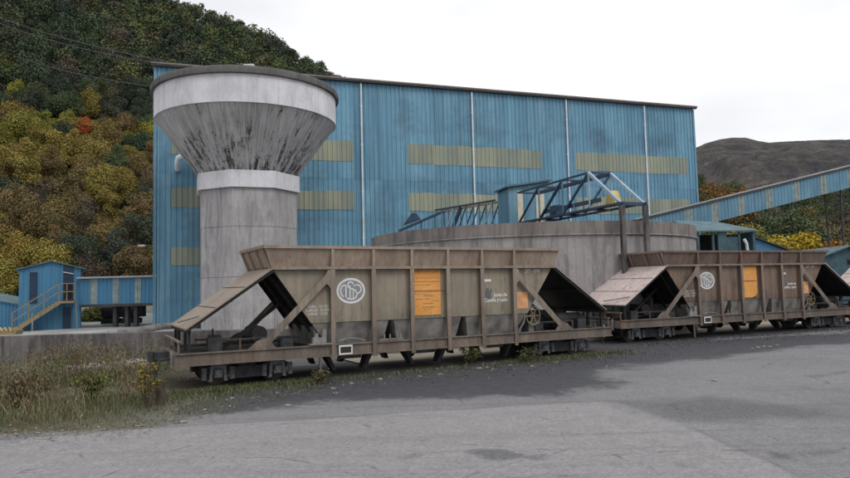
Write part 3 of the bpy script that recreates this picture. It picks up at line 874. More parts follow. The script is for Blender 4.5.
solo_tree(842, 236, 62, 4.4, (0.3, 0.16, 0.04), 'orange-brown bush at the right edge beside the trestle leg')
solo_tree(716, 181, 92, 9.5, (0.19, 0.11, 0.04), 'tall russet tree just right of the big blue hall', PROTO[:3])
solo_tree(702, 186, 88, 9.0, (0.10, 0.09, 0.035), 'olive-brown tree touching the right corner of the blue hall', PROTO[3:6])
solo_tree(97, 304, 46, 2.6, (0.10, 0.11, 0.035), 'low green bush under the covered walkway on the left')

# ------------------------------------------------------------------ big corrugated hall
HA, HB = Vector((-15.4, 37.0)), Vector((20.4, 49.6))
ha = at(155, 62, 37.0); HA = Vector((ha.x, 37.0))
hb = at(692.5, 110.5, 49.6); HB = Vector((hb.x, 49.6))
HTOP = (ha.z + hb.z) / 2
HL = (HB - HA).length
HD = (HB - HA).normalized()
HANG = math.atan2(HD.y, HD.x)
hall = thing('industrial_hall', 'huge blue corrugated steel hall with three rows of yellowed window strips', 'building', (HA.x, HA.y, 0), HANG)
def wall_hit(u, v):
    """point on the hall's front wall: (distance along it, height)"""
    d_ = ray(u, v); n_ = Vector((-HD.y, HD.x, 0))
    k = n_.dot(Vector((HA.x, HA.y, CAM_Z)) - Vector((0, 0, CAM_Z))) / n_.dot(d_)
    p = d_ * k
    return ((p.xy - HA).dot(HD), CAM_Z + p.z)
def corrugated(x0, x1, z0, z1, pitch=0.30, depth=0.045, y=0.0, nz=1, ph=None):
    """trapezoidal sheet in the local xz plane, ribs towards -y"""
    prof = []
    k = math.floor(x0 / pitch)
    while k * pitch < x1:
        for f, dy in ((0.0, 0), (0.42, 0), (0.52, -1), (0.88, -1), (0.98, 0)):
            x = (k + f) * pitch
            if x0 < x < x1: prof.append((x, y + dy * depth))
        k += 1
    def yy(x):
        f = (x / pitch) % 1.0
        if f < .42 or f > .98: return y
        if f < .52: return y - depth * (f - .42) / .1
        if f < .88: return y - depth
        return y - depth * (1 - (f - .88) / .1)
    prof = [(x0, yy(x0))] + prof + [(x1, yy(x1))]
    m = MB()
    n = len(prof)
    m.v = [(x, py, z0) for x, py in prof] + [(x, py, z1) for x, py in prof]
    m.f = [(i, i + 1, n + i + 1, n + i) for i in range(n - 1)]
    return m
HDEP = 24.0
# tiers of sheet, each a part with a lap joint between
tiers = [0.0, 4.4, 8.8, HTOP]
dps = [wall_hit(u, v)[0] for u, v in ((361, 120), (472, 130), (566.5, 140), (645, 150))]
cuts = [0.0] + dps + [HL]
SHW = 0.9
ncol = int(math.ceil(HL / SHW))
for i in range(3):
    for j in range(ncol):
        z1 = tiers[i+1] + (0.12 if i < 2 else 0)
        corrugated(j * SHW, min((j + 1) * SHW + .01, HL), tiers[i], z1, y=0.012 * (2 - i) + rnd.uniform(0, .004) + .002 * (j % 2)).build('cladding_sheet', M['blue'], hall)
m = corrugated(0, HDEP, 0, HTOP); m.v = [(-y_, HDEP - x, z) for x, y_, z in m.v]; m.f = [f[::-1] for f in m.f]
m.v = [(x - 0.0, y_, z) for x, y_, z in m.v]
m.build('side_cladding', M['blue'], hall)
m = corrugated(0, HDEP, 0, HTOP); m.v = [(HL + (-y_), x, z) for x, y_, z in m.v]
m.build('side_cladding', M['blue'], hall)
MB().box((-0.0, HDEP, 0), (HL, HDEP + 0.1, HTOP)).build('rear_wall', M['blue'], hall)
MB().hexa([(-0.15, -0.25, HTOP), (HL + 0.15, -0.25, HTOP), (HL + 0.15, HDEP + .3, HTOP + 1.6), (-0.15, HDEP + .3, HTOP + 1.6),
           (-0.15, -0.25, HTOP + .1), (HL + 0.15, -0.25, HTOP + .1), (HL + 0.15, HDEP + .3, HTOP + 1.7), (-0.15, HDEP + .3, HTOP + 1.7)]).build('roof', M['roofing'], hall)
MB().box((-0.18, -0.30, HTOP - 0.10), (HL + 0.18, -0.06, HTOP - 0.002)).build('roof_flashing', M['fascia'], hall)
MB().box((-0.2, -0.33, HTOP + 0.005), (HL + 0.2, -0.26, HTOP + 0.10)).build('gutter', M['gutter'], hall)
for dx in dps:
    p = MB().tube((dx, -0.13, 0.1), (dx, -0.13, HTOP - 0.15), 0.06, 8)
    for z in (2, 5, 8, 11, 13.5): p.box((dx - .08, -0.14, z), (dx + .08, -0.01, z + .06))
    p.build('downpipe', M['pipe_white'], hall)
MB().box((-0.06, -0.07, 0), (0.10, 0.05, HTOP - .15)).build('corner_flashing', M['blue_b'], hall)
MB().box((HL - 0.08, -0.07, 0), (HL + 0.08, 0.05, HTOP - .15)).build('corner_flashing', M['blue_b'], hall)
zr = {}
for key, (va, vb, ur) in {'hi': (145.5, 165, 470), 'mid': (192, 212, 470)}.items():
    zr[key] = (wall_hit(ur, vb)[1], wall_hit(ur, va)[1])
zr['hi'] = (wall_hit(470, 166)[1], wall_hit(470, 147)[1])
zr['mid'] = (wall_hit(335, 210)[1], wall_hit(335, 191)[1])
zr['low'] = (wall_hit(190, 265)[1], wall_hit(190, 247)[1])
segs = [(wall_hit(178, 200)[0], wall_hit(226, 200)[0]), (wall_hit(268, 200)[0], wall_hit(352, 200)[0]), (wall_hit(403.5, 160)[0], wall_hit(537, 160)[0]), (wall_hit(575, 170)[0], wall_hit(684, 170)[0])]
for row in ('low', 'mid', 'hi'):
    z0, z1 = zr[row]
    for a, b in segs:
        ja, jb = round(a / SHW), round(b / SHW)
        for j in range(ja, jb):
            corrugated(j * SHW + .002, (j + 1) * SHW - .002, z0 + rnd.uniform(-.03, .03), z1 + rnd.uniform(-.04, .04), y=-0.012 - rnd.uniform(0, .006)).build('window_strip', M['strip'], hall)
# outlet pipe elbow between hall and silo bowl, left of the silo
e0 = wall_hit(178, 161)
pe = MB().path([(e0[0], -0.05, e0[1] - .5), (e0[0], -0.5, e0[1] - .5), (e0[0], -0.75, e0[1] - .25), (e0[0] + .05, -0.95, e0[1]), (e0[0] + .35, -1.15, e0[1] + .12), (e0[0] + 2.2, -1.6, e0[1] + .35)], 0.17, 10)
pe.build('outlet_pipe', M['pipe_white'], hall, smooth=True)

# wall lamp on an arm at the hall's left corner
lp = at(154, 246, 37.0)
lamp = thing('wall_lamp', 'small white lamp on an arm at the left corner of the blue hall', 'lamp', tuple(lp))
MB().path([(0.1, 0.1, -0.05), (-0.25, -0.1, 0.02), (-0.45, -0.15, 0.05)], 0.02, 6).build('arm', M['grey_steel'], lamp)
MB().hexa([(-.85, -.22, .0), (-.45, -.24, -.02), (-.45, -.06, -.02), (-.85, -.08, .0), (-.82, -.2, .06), (-.45, -.2, .08), (-.45, -.1, .08), (-.82, -.1, .06)]).build('lamp_head', M['white_dull'], lamp)

# ------------------------------------------------------------------ silo
SY = 33.0
sc_ = at(248.5, 240, SY)
SX = sc_.x
silo = thing('concrete_silo', 'tall grey concrete silo with funnel bowl on an octagonal column', 'silo', (SX, SY, 0))
MPP = SY / FPX
camang = math.atan2(-SY, -SX)                  # direction towards the viewer
def octo(rad): return [(rad * math.cos(camang + R(a)), rad * math.sin(camang + R(a))) for a in (-107, -62, -17, 28, 73, 118, 163, 208)]
RC = 2.48
zn0 = at(248, 187, SY - 2.3).z; zn1 = at(248, 170, SY - 2.3).z
zb0 = at(248, 100, SY - 4.5).z; zb1 = at(248, 72, SY - 4.5).z; zt = at(248, 64, SY - 4.6).z
# column in three pours, each facet slightly proud or set back
oc = octo(RC)
zc = [0.0, 2.6, 5.0, zn0 + 0.02]
for i in range(3):
    s_ = [1.0, 0.997, 1.003][i]
    MB().prism([(x * s_, y * s_, zc[i] + (0.012 if i else 0)) for x, y in oc], (0, 0, zc[i+1] - zc[i] - 0.012)).build('column', M['con_col'], silo)
MB().prism([(x * 0.985, y * 0.985, 0.0) for x, y in oc], (0, 0, zn0)).build('column_core', M['con_col'], silo)
MB().prism([(x, y, zn0) for x, y in octo(RC + 0.17)], (0, 0, zn1 - zn0)).build('neck_ring', M['con_white'], silo)
RB = 4.45
cm_ = MB(); n = 64
ringA = [Vector((*q, zn1)) for q in octo(RC + 0.10)]
def oct_at(t):
    k = (t / (2 * math.pi) * 8) % 8; i = int(k); f = k - i
    return ringA[i].lerp(ringA[(i + 1) % 8], f)
rows = 14
for r_ in range(rows + 1):
    f = r_ / rows
    for i in range(n):
        t = 2 * math.pi * i / n
        a0 = camang + R(-107) + t
        top = Vector((RB * math.cos(a0), RB * math.sin(a0), zb0))
        cm_.v.append(tuple(oct_at(t).lerp(top, f)))
for r_ in range(rows):
    for i in range(n):
        j = (i + 1) % n
        cm_.f.append((r_*n+i, r_*n+j, (r_+1)*n+j, (r_+1)*n+i))
cm_.build('bowl', M['cone'], silo, smooth=True)
MB().lathe([(RB - .03, zb0 - .03), (RB + .05, zb0 - .03), (RB + .05, zb1)], 72).build('white_band', M['con_white'], silo, smooth='auto')
MB().lathe([(RB + .02, zb1 - 0.01), (RB + .20, zb1), (RB + .22, zt - .12), (RB + .16, zt), (RB - .2, zt), (RB - .25, zb1)], 72).build('rim', M['con_rim'], silo, smooth='auto')
MB().lathe([(0.01, zt - .35), (RB - .15, zt - .35)], 72).build('bowl_top', M['con_rim'], silo)
# white stub lamp on the rim
MB().box((1.0, -4.35, zt), (1.45, -4.1, zt + .1)).build('rim_plate', M['con_white'], silo)

# ------------------------------------------------------------------ thickener tank with bridge
TC, TR = Vector((4.69, 29.6)), 7.1
TZ = at(560, 221.5, 22.6).z
tank = thing('round_tank', 'wide round concrete settling tank behind the wagons', 'tank', (TC.x, TC.y, 0))
MB().lathe([(TR - .02, -0.02), (TR - .02, TZ - .52), (TR + .06, TZ - .48), (TR + .06, TZ - 0.44)], 96).build('tank_wall', M['con_tank'], tank, smooth='auto')
MB().lathe([(TR + .02, TZ - .45), (TR + .02, TZ), (TR - .25, TZ), (TR - .25, TZ - 1.2)], 96).build('tank_rim', M['con_tank_rim'], tank, smooth='auto')
MB().lathe([(TR - .22, TZ - 1.1), (0.01, TZ - 1.4)], 96).build('water', M['dark'], tank)

N_ = Vector((7.32, 22.75)); BD = (TC - N_).normalized(); BR = Vector((BD.y, -BD.x))
bang = math.atan2(BD.y, BD.x)
brg = thing('truss_bridge', 'blue steel truss bridge reaching over the round tank on two posts', 'bridge', (N_.x, N_.y, 0), bang)
ZB, ZT_, PAN = 4.70, 6.08, 1.8
NP = 4
for sy in (0.5, -0.5):       # local +y is left of the walking direction
    MB().bar((-0.15, sy, ZB), (NP * PAN, sy, ZB), .06, .08).build('bottom_chord', M['truss_dark'], brg)
    MB().bar((PAN, sy, ZT_), (NP * PAN, sy, ZT_), .12 if sy < 0 else .07, .14 if sy < 0 else .07).build('top_chord', M['truss_dark'], brg)
    MB().bar((0, sy, ZB), (PAN, sy, ZT_), .10, .10).build('end_diagonal', M['truss_light'], brg)
    for k in range(1, NP):
        MB().bar((k * PAN, sy, ZT_), ((k + 1) * PAN, sy, ZB), .07).build('diagonal', M['truss_dark'] if sy > 0 else M['truss'], brg)
        MB().bar((k * PAN, sy, ZB), (k * PAN, sy, ZT_), .05).build('vertical', M['truss_light'] if k == 1 else M['truss'], brg)
for k in range(1, NP + 1):
    MB().bar((k * PAN, -.5, ZT_), (k * PAN, .5, ZT_), .07).build('top_strut', M['truss_dark'], brg)
    MB().bar((k * PAN, -.5, ZB - .02), (k * PAN, .5, ZB - .02), .08).build('floor_beam', M['truss_dark'], brg)
MB().bar((0, -.62, ZB - .02), (0, .62, ZB - .02), .12).build('floor_beam', M['truss_dark'], brg)
MB().box((0.1, -.2, ZB + .045), (NP * PAN, .2, ZB + .065)).build('walkway', M['grey_steel'], brg)
for (x0, x1) in ((1.2, 2.9), (3.0, 5.2)):
    MB().bar((x0, .42, ZB + .28), (x1, .42, ZB + .28), .05, .16).build('cable_tray', M['truss_dark'], brg)
for sy in (0.5, -0.5):
    MB().box((-.15, sy - .075, 0), (.0, sy + .075, ZB - .09)).build('post', M['con_post'], brg)
ym = MB().prism([(0.9, -.28, ZB + .12), (1.5, -.28, ZB + .12), (1.4, -.28, ZB + .40), (1.3, -.28, ZB + .62), (1.12, -.28, ZB + .62), (1.0, -.28, ZB + .4)], (0, .3, 0))
ym.build('drive_guard', M['yellow'], brg)
MB().box((4.9, -.36, ZB + .12), (5.4, .0, ZB + .55)).build('motor', M['truss_dark'], brg)

# shed at the tank's centre
sh = thing('control_cabin', 'small blue and cream cabin with sloping roof on the tank bridge', 'cabin', (4.85, 31.2, 0), R(12))
MB().box((-1.05, -.7, ZB - .1), (.98, .9, ZB + 1.75)).build('wall', M['blue_b'], sh)
for x0 in (-.62, .30):
    MB().box((x0, -.725, ZB), (x0 + (.27 if x0 < 0 else .42), -.703, ZB + 1.62)).build('door', M['cream'], sh)
MB().hexa([(-1.2, -.9, ZB + 1.76), (1.08, -.9, ZB + 2.1), (1.08, 1.0, ZB + 2.1), (-1.2, 1.0, ZB + 1.76), (-1.2, -.9, ZB + 1.84), (1.08, -.9, ZB + 2.18), (1.08, 1.0, ZB + 2.18), (-1.2, 1.0, ZB + 1.84)]).build('roof', M['teal_roof'], sh)
MB().hexa([(-1.05, -.7, ZB + 1.74), (.98, -.7, ZB + 1.74), (.98, .9, ZB + 1.74), (-1.05, .9, ZB + 1.74), (-1.05, -.7, ZB + 1.76), (.98, -.7, ZB + 2.08), (.98, .9, ZB + 2.08), (-1.05, .9, ZB + 1.76)]).build('gable', M['blue_b'], sh)
# far truss arm running left from the cabin
fa0, fa1 = at(499, 222, 32.0), at(436, 226, 34.0)
fang = math.atan2(fa1.y - fa0.y, fa1.x - fa0.x)
FL = (fa1.xy - fa0.xy).length
arm = thing('scraper_arm', 'low rusty blue truss arm left of the tank cabin', 'truss', (fa0.x, fa0.y, 0), fang)
zt2 = at(499, 200, 32.0).z
for sy in (-.35, .35):
    MB().bar((0, sy, TZ + .15), (FL, sy, TZ + .15), .07).build('bottom_chord', M['truss'], arm)
    MB().bar((0, sy, zt2 - .05), (FL * .95, sy, zt2 - .25), .09).build('top_chord', M['truss_dark'] if sy > 0 else M['tan_frame'], arm)
    for k in range(5):
        x0 = FL * (k + .2) / 5
        MB().bar((x0, sy, TZ + .15), (x0, sy, zt2 - .1 - .03 * k), .05).build('vertical', M['truss'], arm)
        if k < 4: MB().bar((x0, sy, zt2 - .12 - .03 * k), (x0 + FL / 5, sy, TZ + .15), .05).build('diagonal', M['truss_light'] if (k in (0, 3) and sy > 0) else M['truss_dark'], arm)
MB().bar((FL * .78, .2, TZ + .1), (FL * .55, .2, zt2 - .2), .14).build('rake', M['truss_dark'], arm)
# dark inclined chute further left
c0, c1 = at(399, 231, 34.8), at(449, 209, 34.2)
ch = thing('inclined_chute', 'dark inclined pipe chute rising over the left rim of the tank', 'chute', (c0.x, c0.y, 0))
def rel(p): return tuple(Vector(p) - Vector((c0.x, c0.y, 0)))
MB().bar(rel(c0), rel(c1), .16, .12).build('trough', M['truss_dark'], ch)
for f in (.45, .72, .9):
    p = c0.lerp(c1, f); MB().bar(rel((p.x, p.y, TZ - .1)), rel(p), .06).build('leg', M['truss_dark'], ch)
p = c0.lerp(c1, .3)
MB().prism([rel((p.x - .55, p.y, p.z + .02)), rel((p.x + .35, p.y, p.z + .3)), rel((p.x + .15, p.y, p.z + .62)), rel((p.x - .1, p.y, p.z + .62))], (0, .5, 0)).build('motor_hood', M['truss_dark'], ch)

# ------------------------------------------------------------------ inclined conveyor gallery on the right
g0, g1 = at(636, 219.5, 43.0), at(930, 146.0, 46.0)
GL = Vector((g1.x - g0.x, g1.y - g0.y)).length
gang = math.atan2(g1.y - g0.y, g1.x - g0.x)
gal = thing('conveyor_gallery', 'long inclined blue conveyor gallery with beige bands climbing to the right', 'conveyor', (g0.x, g0.y, 0), gang)
SLP = (g1.z - g0.z) / GL
GH = 1.50
def gz(x): return g0.z + SLP * x
mg = corrugated(0, GL, 0, 1, pitch=.25, depth=.03)
mg.v = [(x, y, gz(x) - GH * (1 - z)) for x, y, z in mg.v]
mg.build('side_cladding', M['blue_b'], gal)
MB().hexa([(0, .03, gz(0) - GH), (GL, .03, gz(GL) - GH), (GL, 2.0, gz(GL) - GH), (0, 2.0, gz(0) - GH), (0, .03, gz(0) - .02), (GL, .03, gz(GL) - .02), (GL, 2.0, gz(GL) - .02), (0, 2.0, gz(0) - .02)]).build('gallery_body', M['blue_b'], gal)
MB().hexa([(-.1, -.12, gz(-.1)), (GL, -.12, gz(GL)), (GL, 2.1, gz(GL)), (-.1, 2.1, gz(-.1)), (-.1, -.12, gz(-.1) + .07), (GL, -.12, gz(GL) + .07), (GL, 2.1, gz(GL) + .07), (-.1, 2.1, gz(-.1) + .07)]).build('roof', M['roofing'], gal)
MB().hexa([(-.1, -.13, gz(-.1) - .12), (GL, -.13, gz(GL) - .12), (GL, -.05, gz(GL) - .12), (-.1, -.05, gz(-.1) - .12), (-.1, -.13, gz(-.1) - .004), (GL, -.13, gz(GL) - .004), (GL, -.05, gz(GL) - .004), (-.1, -.05, gz(-.1) - .004)]).build('eave_flashing', M['fascia'], gal)
for ub in (688, 714, 741, 769, 797, 824.5, 852):
    # where the measured band falls along the gallery
    d_ = ray(ub, 200); n_ = Vector((-math.sin(gang), math.cos(gang)))
    k = n_.dot(g0.xy) / n_.dot(d_.xy); x = (d_.xy * k - g0.xy).dot(Vector((math.cos(gang), math.sin(gang))))
    b = corrugated(x - .26, x + .26, 0, 1, pitch=.25, depth=.03, y=-.006)
    b.v = [(x_, y, gz(x_) - .13 - (GH - .13) * (1 - z)) for x_, y, z in b.v]
    b.build('beige_band', M['beige'], gal)
x = 0
for ub in (845.5,):
    d_ = ray(ub, 220); n_ = Vector((-math.sin(gang), math.cos(gang)))
    k = n_.dot(g0.xy) / n_.dot(d_.xy); x = (d_.xy * k - g0.xy).dot(Vector((math.cos(gang), math.sin(gang))))
for yy_ in (.25, 1.75):
    MB().bar((x + (.12 if yy_ > 1 else -.1), yy_, 0), (x, yy_, gz(x) - GH), .10).build('trestle_leg', M['fascia'], gal)
for z in (2.2, 4.2): MB().bar((x + .05, .25, z), (x + .05, 1.75, z + 1.6), .06).build('trestle_brace', M['fascia'], gal)

# teal open shed below the gallery
s0 = at(697, 252, 36.0)
shd = thing('open_shed', 'dark teal open-fronted shed under the inclined gallery', 'shed', (s0.x, s0.y, 0), R(6))
sw = at(753, 252, 36.5).x - s0.x
ze, zr2 = at(725, 231.5, 36).z, at(725, 222, 38.5).z
MB().hexa([(-.15, -.3, ze), (sw + .15, -.3, ze - .02), (sw - .6, 2.6, zr2), (.0, 2.6, zr2 + .1), (-.15, -.3, ze + .07), (sw + .15, -.3, ze + .05), (sw - .6, 2.6, zr2 + .07), (.0, 2.6, zr2 + .17)]).build('roof', M['teal_roof'], shd)
MB().box((0, 2.3, 0), (sw, 2.4, ze)).build('rear_wall', M['dark'], shd)
MB().box((sw - .08, -.1, 0), (sw, 2.3, ze - .03)).build('side_wall', M['teal'], shd)
for f, wd in ((0.0, .12), (.26, .12), (.36, .5), (.72, .1), (.97, .14)):
    MB().box((sw * f, -.12, 0), (sw * f + wd, -.02, ze - .02)).build('post', M['teal'], shd)
MB().box((.45 * sw, -.08, 2.9), (.72 * sw, -.03, ze - .3)).build('cladding_panel', M['teal'], shd)
MB().box((.08, -.06, 0), (sw - .1, .0, 2.75)).build('front_panel', M['teal'], shd)
pp = thing('vent_pipe', 'short white bent pipe standing in front of the teal shed', 'pipe', (s0.x + sw * .8, s0.y - .25, 0))
MB().path([(0, 0, 0), (0, 0, 3.4), (-.03, 0, 3.85), (-.16, 0, 4.1)], .085, 8).build('pipe', M['white_dull'], pp, smooth=True)
# lean-to roof right of it
l0, l1 = at(745, 235, 40), at(795, 254, 40)
lt = thing('lean_to', 'low blue lean-to with long sloping roof right of the teal shed', 'shed', (l0.x, l0.y, 0))
LW = l1.x - l0.x
MB().prism([(0, 0, 0), (LW, 0, 0), (LW, 0, l1.z), (0, 0, l0.z)], (0, 3, 0)).build('wall', M['blue_hut'], lt)
MB().hexa([(-.1, -.2, l0.z + .05), (LW + .2, -.2, l1.z - .02), (LW + .2, 3.2, l1.z - .02), (-.1, 3.2, l0.z + .05), (-.1, -.2, l0.z + .13), (LW + .2, -.2, l1.z + .06), (LW + .2, 3.2, l1.z + .06), (-.1, 3.2, l0.z + .13)]).build('roof', M['fascia'], lt)
# shed at the right edge
b0 = at(822, 262, 38.0)
bs = thing('gabled_shed', 'pale teal shed with pitched roof behind the end of the second wagon', 'shed', (b0.x, b0.y, 0), R(-4))
zl, zh = at(823, 257, 38).z, at(846, 247.5, 38).z
bw = at(846, 250, 38).x - b0.x
MB().prism([(0, 0, 0), (bw * 2, 0, 0), (bw * 2, 0, zl), (bw, 0, zh), (0, 0, zl)], (0, 5, 0)).build('wall', M['teal'], bs)
MB().box((bw * .98, -.03, 2.6), (bw * 1.9, -.003, zl - .2)).build('opening', M['dark'], bs)
for sx in (0, 1):
    xa, xb = (-.2, bw) if sx == 0 else (2 * bw + .2, bw)
    MB().hexa([(xa, -.3, zl - .06), (xb, -.3, zh + .03), (xb, 5.2, zh + .03), (xa, 5.2, zl - .06), (xa, -.3, zl + .02), (xb, -.3, zh + .11), (xb, 5.2, zh + .11), (xa, 5.2, zl + .02)]).build('roof_slope', M['teal_roof'], bs)

# ------------------------------------------------------------------ left: hut, covered walkway, wall
HY, HUTA = 36.0, R(27)
h0 = at(18, 333, HY)
hut = thing('blue_hut', 'two-storey blue metal hut with outside stair', 'hut', (h0.x, HY, 0), HUTA)
def hut_hit(u, v, off=0.0):
    """point on the hut's front plane: (distance along it, height)"""
    d_ = ray(u, v); hd = Vector((math.cos(HUTA), math.sin(HUTA))); n_ = Vector((-hd.y, hd.x))
    k = n_.dot(h0.xy) / n_.dot(d_.xy)
    return ((d_.xy * k - h0.xy).dot(hd), CAM_Z + d_.z * k)
hw = hut_hit(80, 331)[0]
zel, zer, zpk = hut_hit(18, 270)[1], hut_hit(79, 268)[1], hut_hit(50, 262)[1]
zer = zel = (zel + zer) / 2
def front_sheet():
    m = corrugated(0, hw, 0, 1, pitch=.22, depth=.025)
    xp = hw * .52
    m.v = [(x, y, z * ((zel + (zpk - zel) * x / xp) if x < xp else (zpk + (zer - zpk) * (x - xp) / (hw - xp)))) for x, y, z in m.v]
    return m
front_sheet().build('front_cladding', M['blue_hut'], hut)
MB().prism([(0, .02, 0), (hw, .02, 0), (hw, .02, zer), (hw * .52, .02, zpk), (0, .02, zel)], (0, 4, 0)).build('wall', M['blue_hut'], hut)
for xa, za, xb, zb in ((-.18, zel - .05, hw * .52, zpk + .02), (hw + .25, zer - .05, hw * .52, zpk + .02)):
    MB().hexa([(xa, -.2, za), (xb, -.2, zb), (xb, 4.2, zb), (xa, 4.2, za), (xa, -.2, za + .06), (xb, -.2, zb + .06), (xb, 4.2, zb + .06), (xa, 4.2, za + .06)]).build('roof_slope', M['teal_roof'], hut)
def hx(u, v=290): return hut_hit(u, v)[0]
def hz(v, u=50): return hut_hit(u, v)[1]
win = MB().box((hx(29.5), -.05, hz(303)), (hx(37.5), -.028, hz(272))).build('window', M['navy'], hut)
MB().box((hx(63), -.06, hz(301)), (hx(73.5), -.028, hz(266, 70))).build('door', M['navy'], hut)
MB().box((hx(64.5), -.07, hz(299)), (hx(72), -.062, hz(284, 70))).build('door_opening', M['dark'], hut)
MB().box((hx(63), -.06, .02), (hx(71.5), -.028, hz(308))).build('lower_door', M['navy'], hut)
MB().bar((hx(63), -.1, hz(272, 70)), (hx(73.5), -.1, hz(274, 70)), .05).build('door_bar', M['white_dull'], hut)
# stair
st = []
zl_ = hz(301)
xa, xb = hx(60), hx(14, 333)
zbot = 0.1
nst = 13
for i in range(nst):
    f = (i + .5) / nst
    MB().box((xa + (xb - xa) * f - .14, -1.0, zl_ + (zbot - zl_) * f - .02), (xa + (xb - xa) * f + .14, -.25, zl_ + (zbot - zl_) * f + .02)).build('stair_tread', M['ochre_steel'], hut)
for y_ in (-1.03, -.22):
    MB().bar((xa, y_, zl_ - .1), (xb, y_, zbot - .1), .05, .2).build('stringer', M['ochre_steel'], hut)
MB().box((xa - .02, -1.05, zl_ - .14), (hx(75), -.07, zl_ - .02)).build('landing', M['ochre_steel'], hut)
for hh in (.5, .95):
    MB().bar((xa, -1.03, zl_ + hh), (xb, -1.03, zbot + hh), .05).build('handrail', M['ochre_steel'], hut)
    MB().bar((xa, -1.03, zl_ + hh), (hx(75), -1.03, zl_ + hh), .05).build('handrail', M['ochre_steel'], hut)
for f in (0, .33, .66, 1):
    MB().bar((xa + (xb - xa) * f, -1.03, zl_ + (zbot - zl_) * f), (xa + (xb - xa) * f, -1.03, zl_ + (zbot - zl_) * f + .97), .05).build('baluster', M['ochre_steel'], hut)
for f in (0.5, 1): MB().bar((xa + (hx(75) - xa) * f, -1.03, zl_), (xa + (hx(75) - xa) * f, -1.03, zl_ + .97), .05).build('baluster', M['ochre_steel'], hut)
MB().tube((hx(34.5), -1.05, 0), (hx(34.5), -1.05, hz(312)), .045, 6).build('stair_prop', M['grey_steel'], hut)
MB().tube((hx(78), -.9, 0), (hx(76.5), -.9, zl_), .04, 6).build('landing_prop', M['grey_steel'], hut)

w0, w1 = at(80, 304, 37.2), at(158, 303, 37.2)
cw = thing('covered_walkway', 'raised blue walkway joining the hut to the big hall', 'walkway', (w0.x, 37.2, 0))
WL = w1.x - w0.x
zwb, zwt = at(115, 304, 37.2).z, at(115, 278, 37.2).z
corrugated(0, WL, zwb, zwt, pitch=.22, depth=.025).build('side_cladding', M['blue_hut'], cw)
MB().box((0, .02, zwb), (WL, 1.6, zwt)).build('walkway_body', M['blue_hut'], cw)
MB().box((-.1, -.25, zwt + .005), (WL, 1.8, zwt + .10)).build('roof', M['roofing'], cw)
for ub in (94, 116, 138):
    xb_ = at(ub, 290, 37.2).x - w0.x
    corrugated(xb_ - .18, xb_ + .18, zwb + .03, zwt - .03, pitch=.22, depth=.025, y=-.006).build('beige_band', M['beige'], cw)
MB().box((0, -.06, zwb - .14), (WL, .1, zwb - .004)).build('floor_beam', M['fascia'], cw)
for ub in (112, 124, 133):
    xb_ = at(ub, 315, 37.2).x - w0.x
    MB().box((xb_ - .1, .3, 0), (xb_ + .1, .6, zwb - .15)).build('pillar', M['fascia'], cw)
# lower shed cut by the left edge
q0, q1 = at(-60, 330, 39.5), at(24, 330, 39.5)
ls = thing('low_shed', 'low blue shed with pale roof edge at the far left', 'shed', (q0.x, 39.5, 0))
zq0, zq1 = at(-60, 290, 39.5).z, at(24, 306, 39.5).z
m = corrugated(0, q1.x - q0.x, 0, 1, pitch=.22, depth=.025); qq = q1.x - q0.x
m.v = [(x, y, z * (zq0 + (zq1 - zq0) * x / qq)) for x, y, z in m.v]
m.build('front_cladding', M['blue_hut'], ls)
MB().prism([(0, .02, 0), (qq, .02, 0), (qq, .02, zq1 - .01), (0, .02, zq0 - .01)], (0, 3, 0)).build('wall', M['blue_hut'], ls)
MB().hexa([(-.1, -.15, zq0), (qq + .1, -.15, zq1), (qq + .1, 3.2, zq1), (-.1, 3.2, zq0), (-.1, -.15, zq0 + .06), (qq + .1, -.15, zq1 + .06), (qq + .1, 3.2, zq1 + .06), (-.1, 3.2, zq0 + .06)]).build('roof', M['teal_roof'], ls)
# orange hand barrow heap by the stair foot
ob = at(10, 332, 33.0)
orr = thing('excavator_bucket', 'small rusty orange digger bucket at the foot of the hut stair', 'bucket', (ob.x, 33.0, 0.02))
MB().prism([(-.45, -.3, 0), (.45, -.3, 0), (.5, -.3, .22), (.1, -.3, .34), (-.5, -.3, .2)], (0, .6, 0)).build('shell', M['ochre_steel'], orr)
for k in range(4): MB().bar((-.4 + .22 * k, -.32, .2), (-.48 + .22 * k, -.36, .4), .06).build('tooth', M['yellow'], orr)
# dark pump sets under the walkway
for (u, Y, nm) in ((112, 40, 'dark pump set on legs under the covered walkway, left one'), (132, 40, 'dark pump set on legs under the covered walkway, right one')):
    b = at(u, 328, Y)
    pm = thing('pump_set', nm, 'pump', (b.x, Y, 0))
    MB().tube((-.5, 0, .8), (.4, 0, .8), .38, 12).build('casing', M['running'], pm)
    MB().box((-.55, -.3, .1), (.5, .3, .42)).build('base_frame', M['running'], pm)
    MB().tube((.0, 0, 1.1), (.0, 0, 1.75), .12, 8).build('outlet', M['running'], pm)
    MB().box((.4, -.25, .5), (.75, .25, 1.25)).build('motor', M['running'], pm)
# drain pipe on the ground at the hall's corner
dp = [at(u, v, Y) for u, v, Y in ((118, 333, 30), (136, 333, 30.5), (146, 329, 31), (165, 326, 32), (205, 325, 33))]
tag(MB().path(dp, .16, 10).build('drain_pipe', M['chute'], smooth=True), 'thick grey drain pipe lying at the foot of the blue hall', 'pipe')

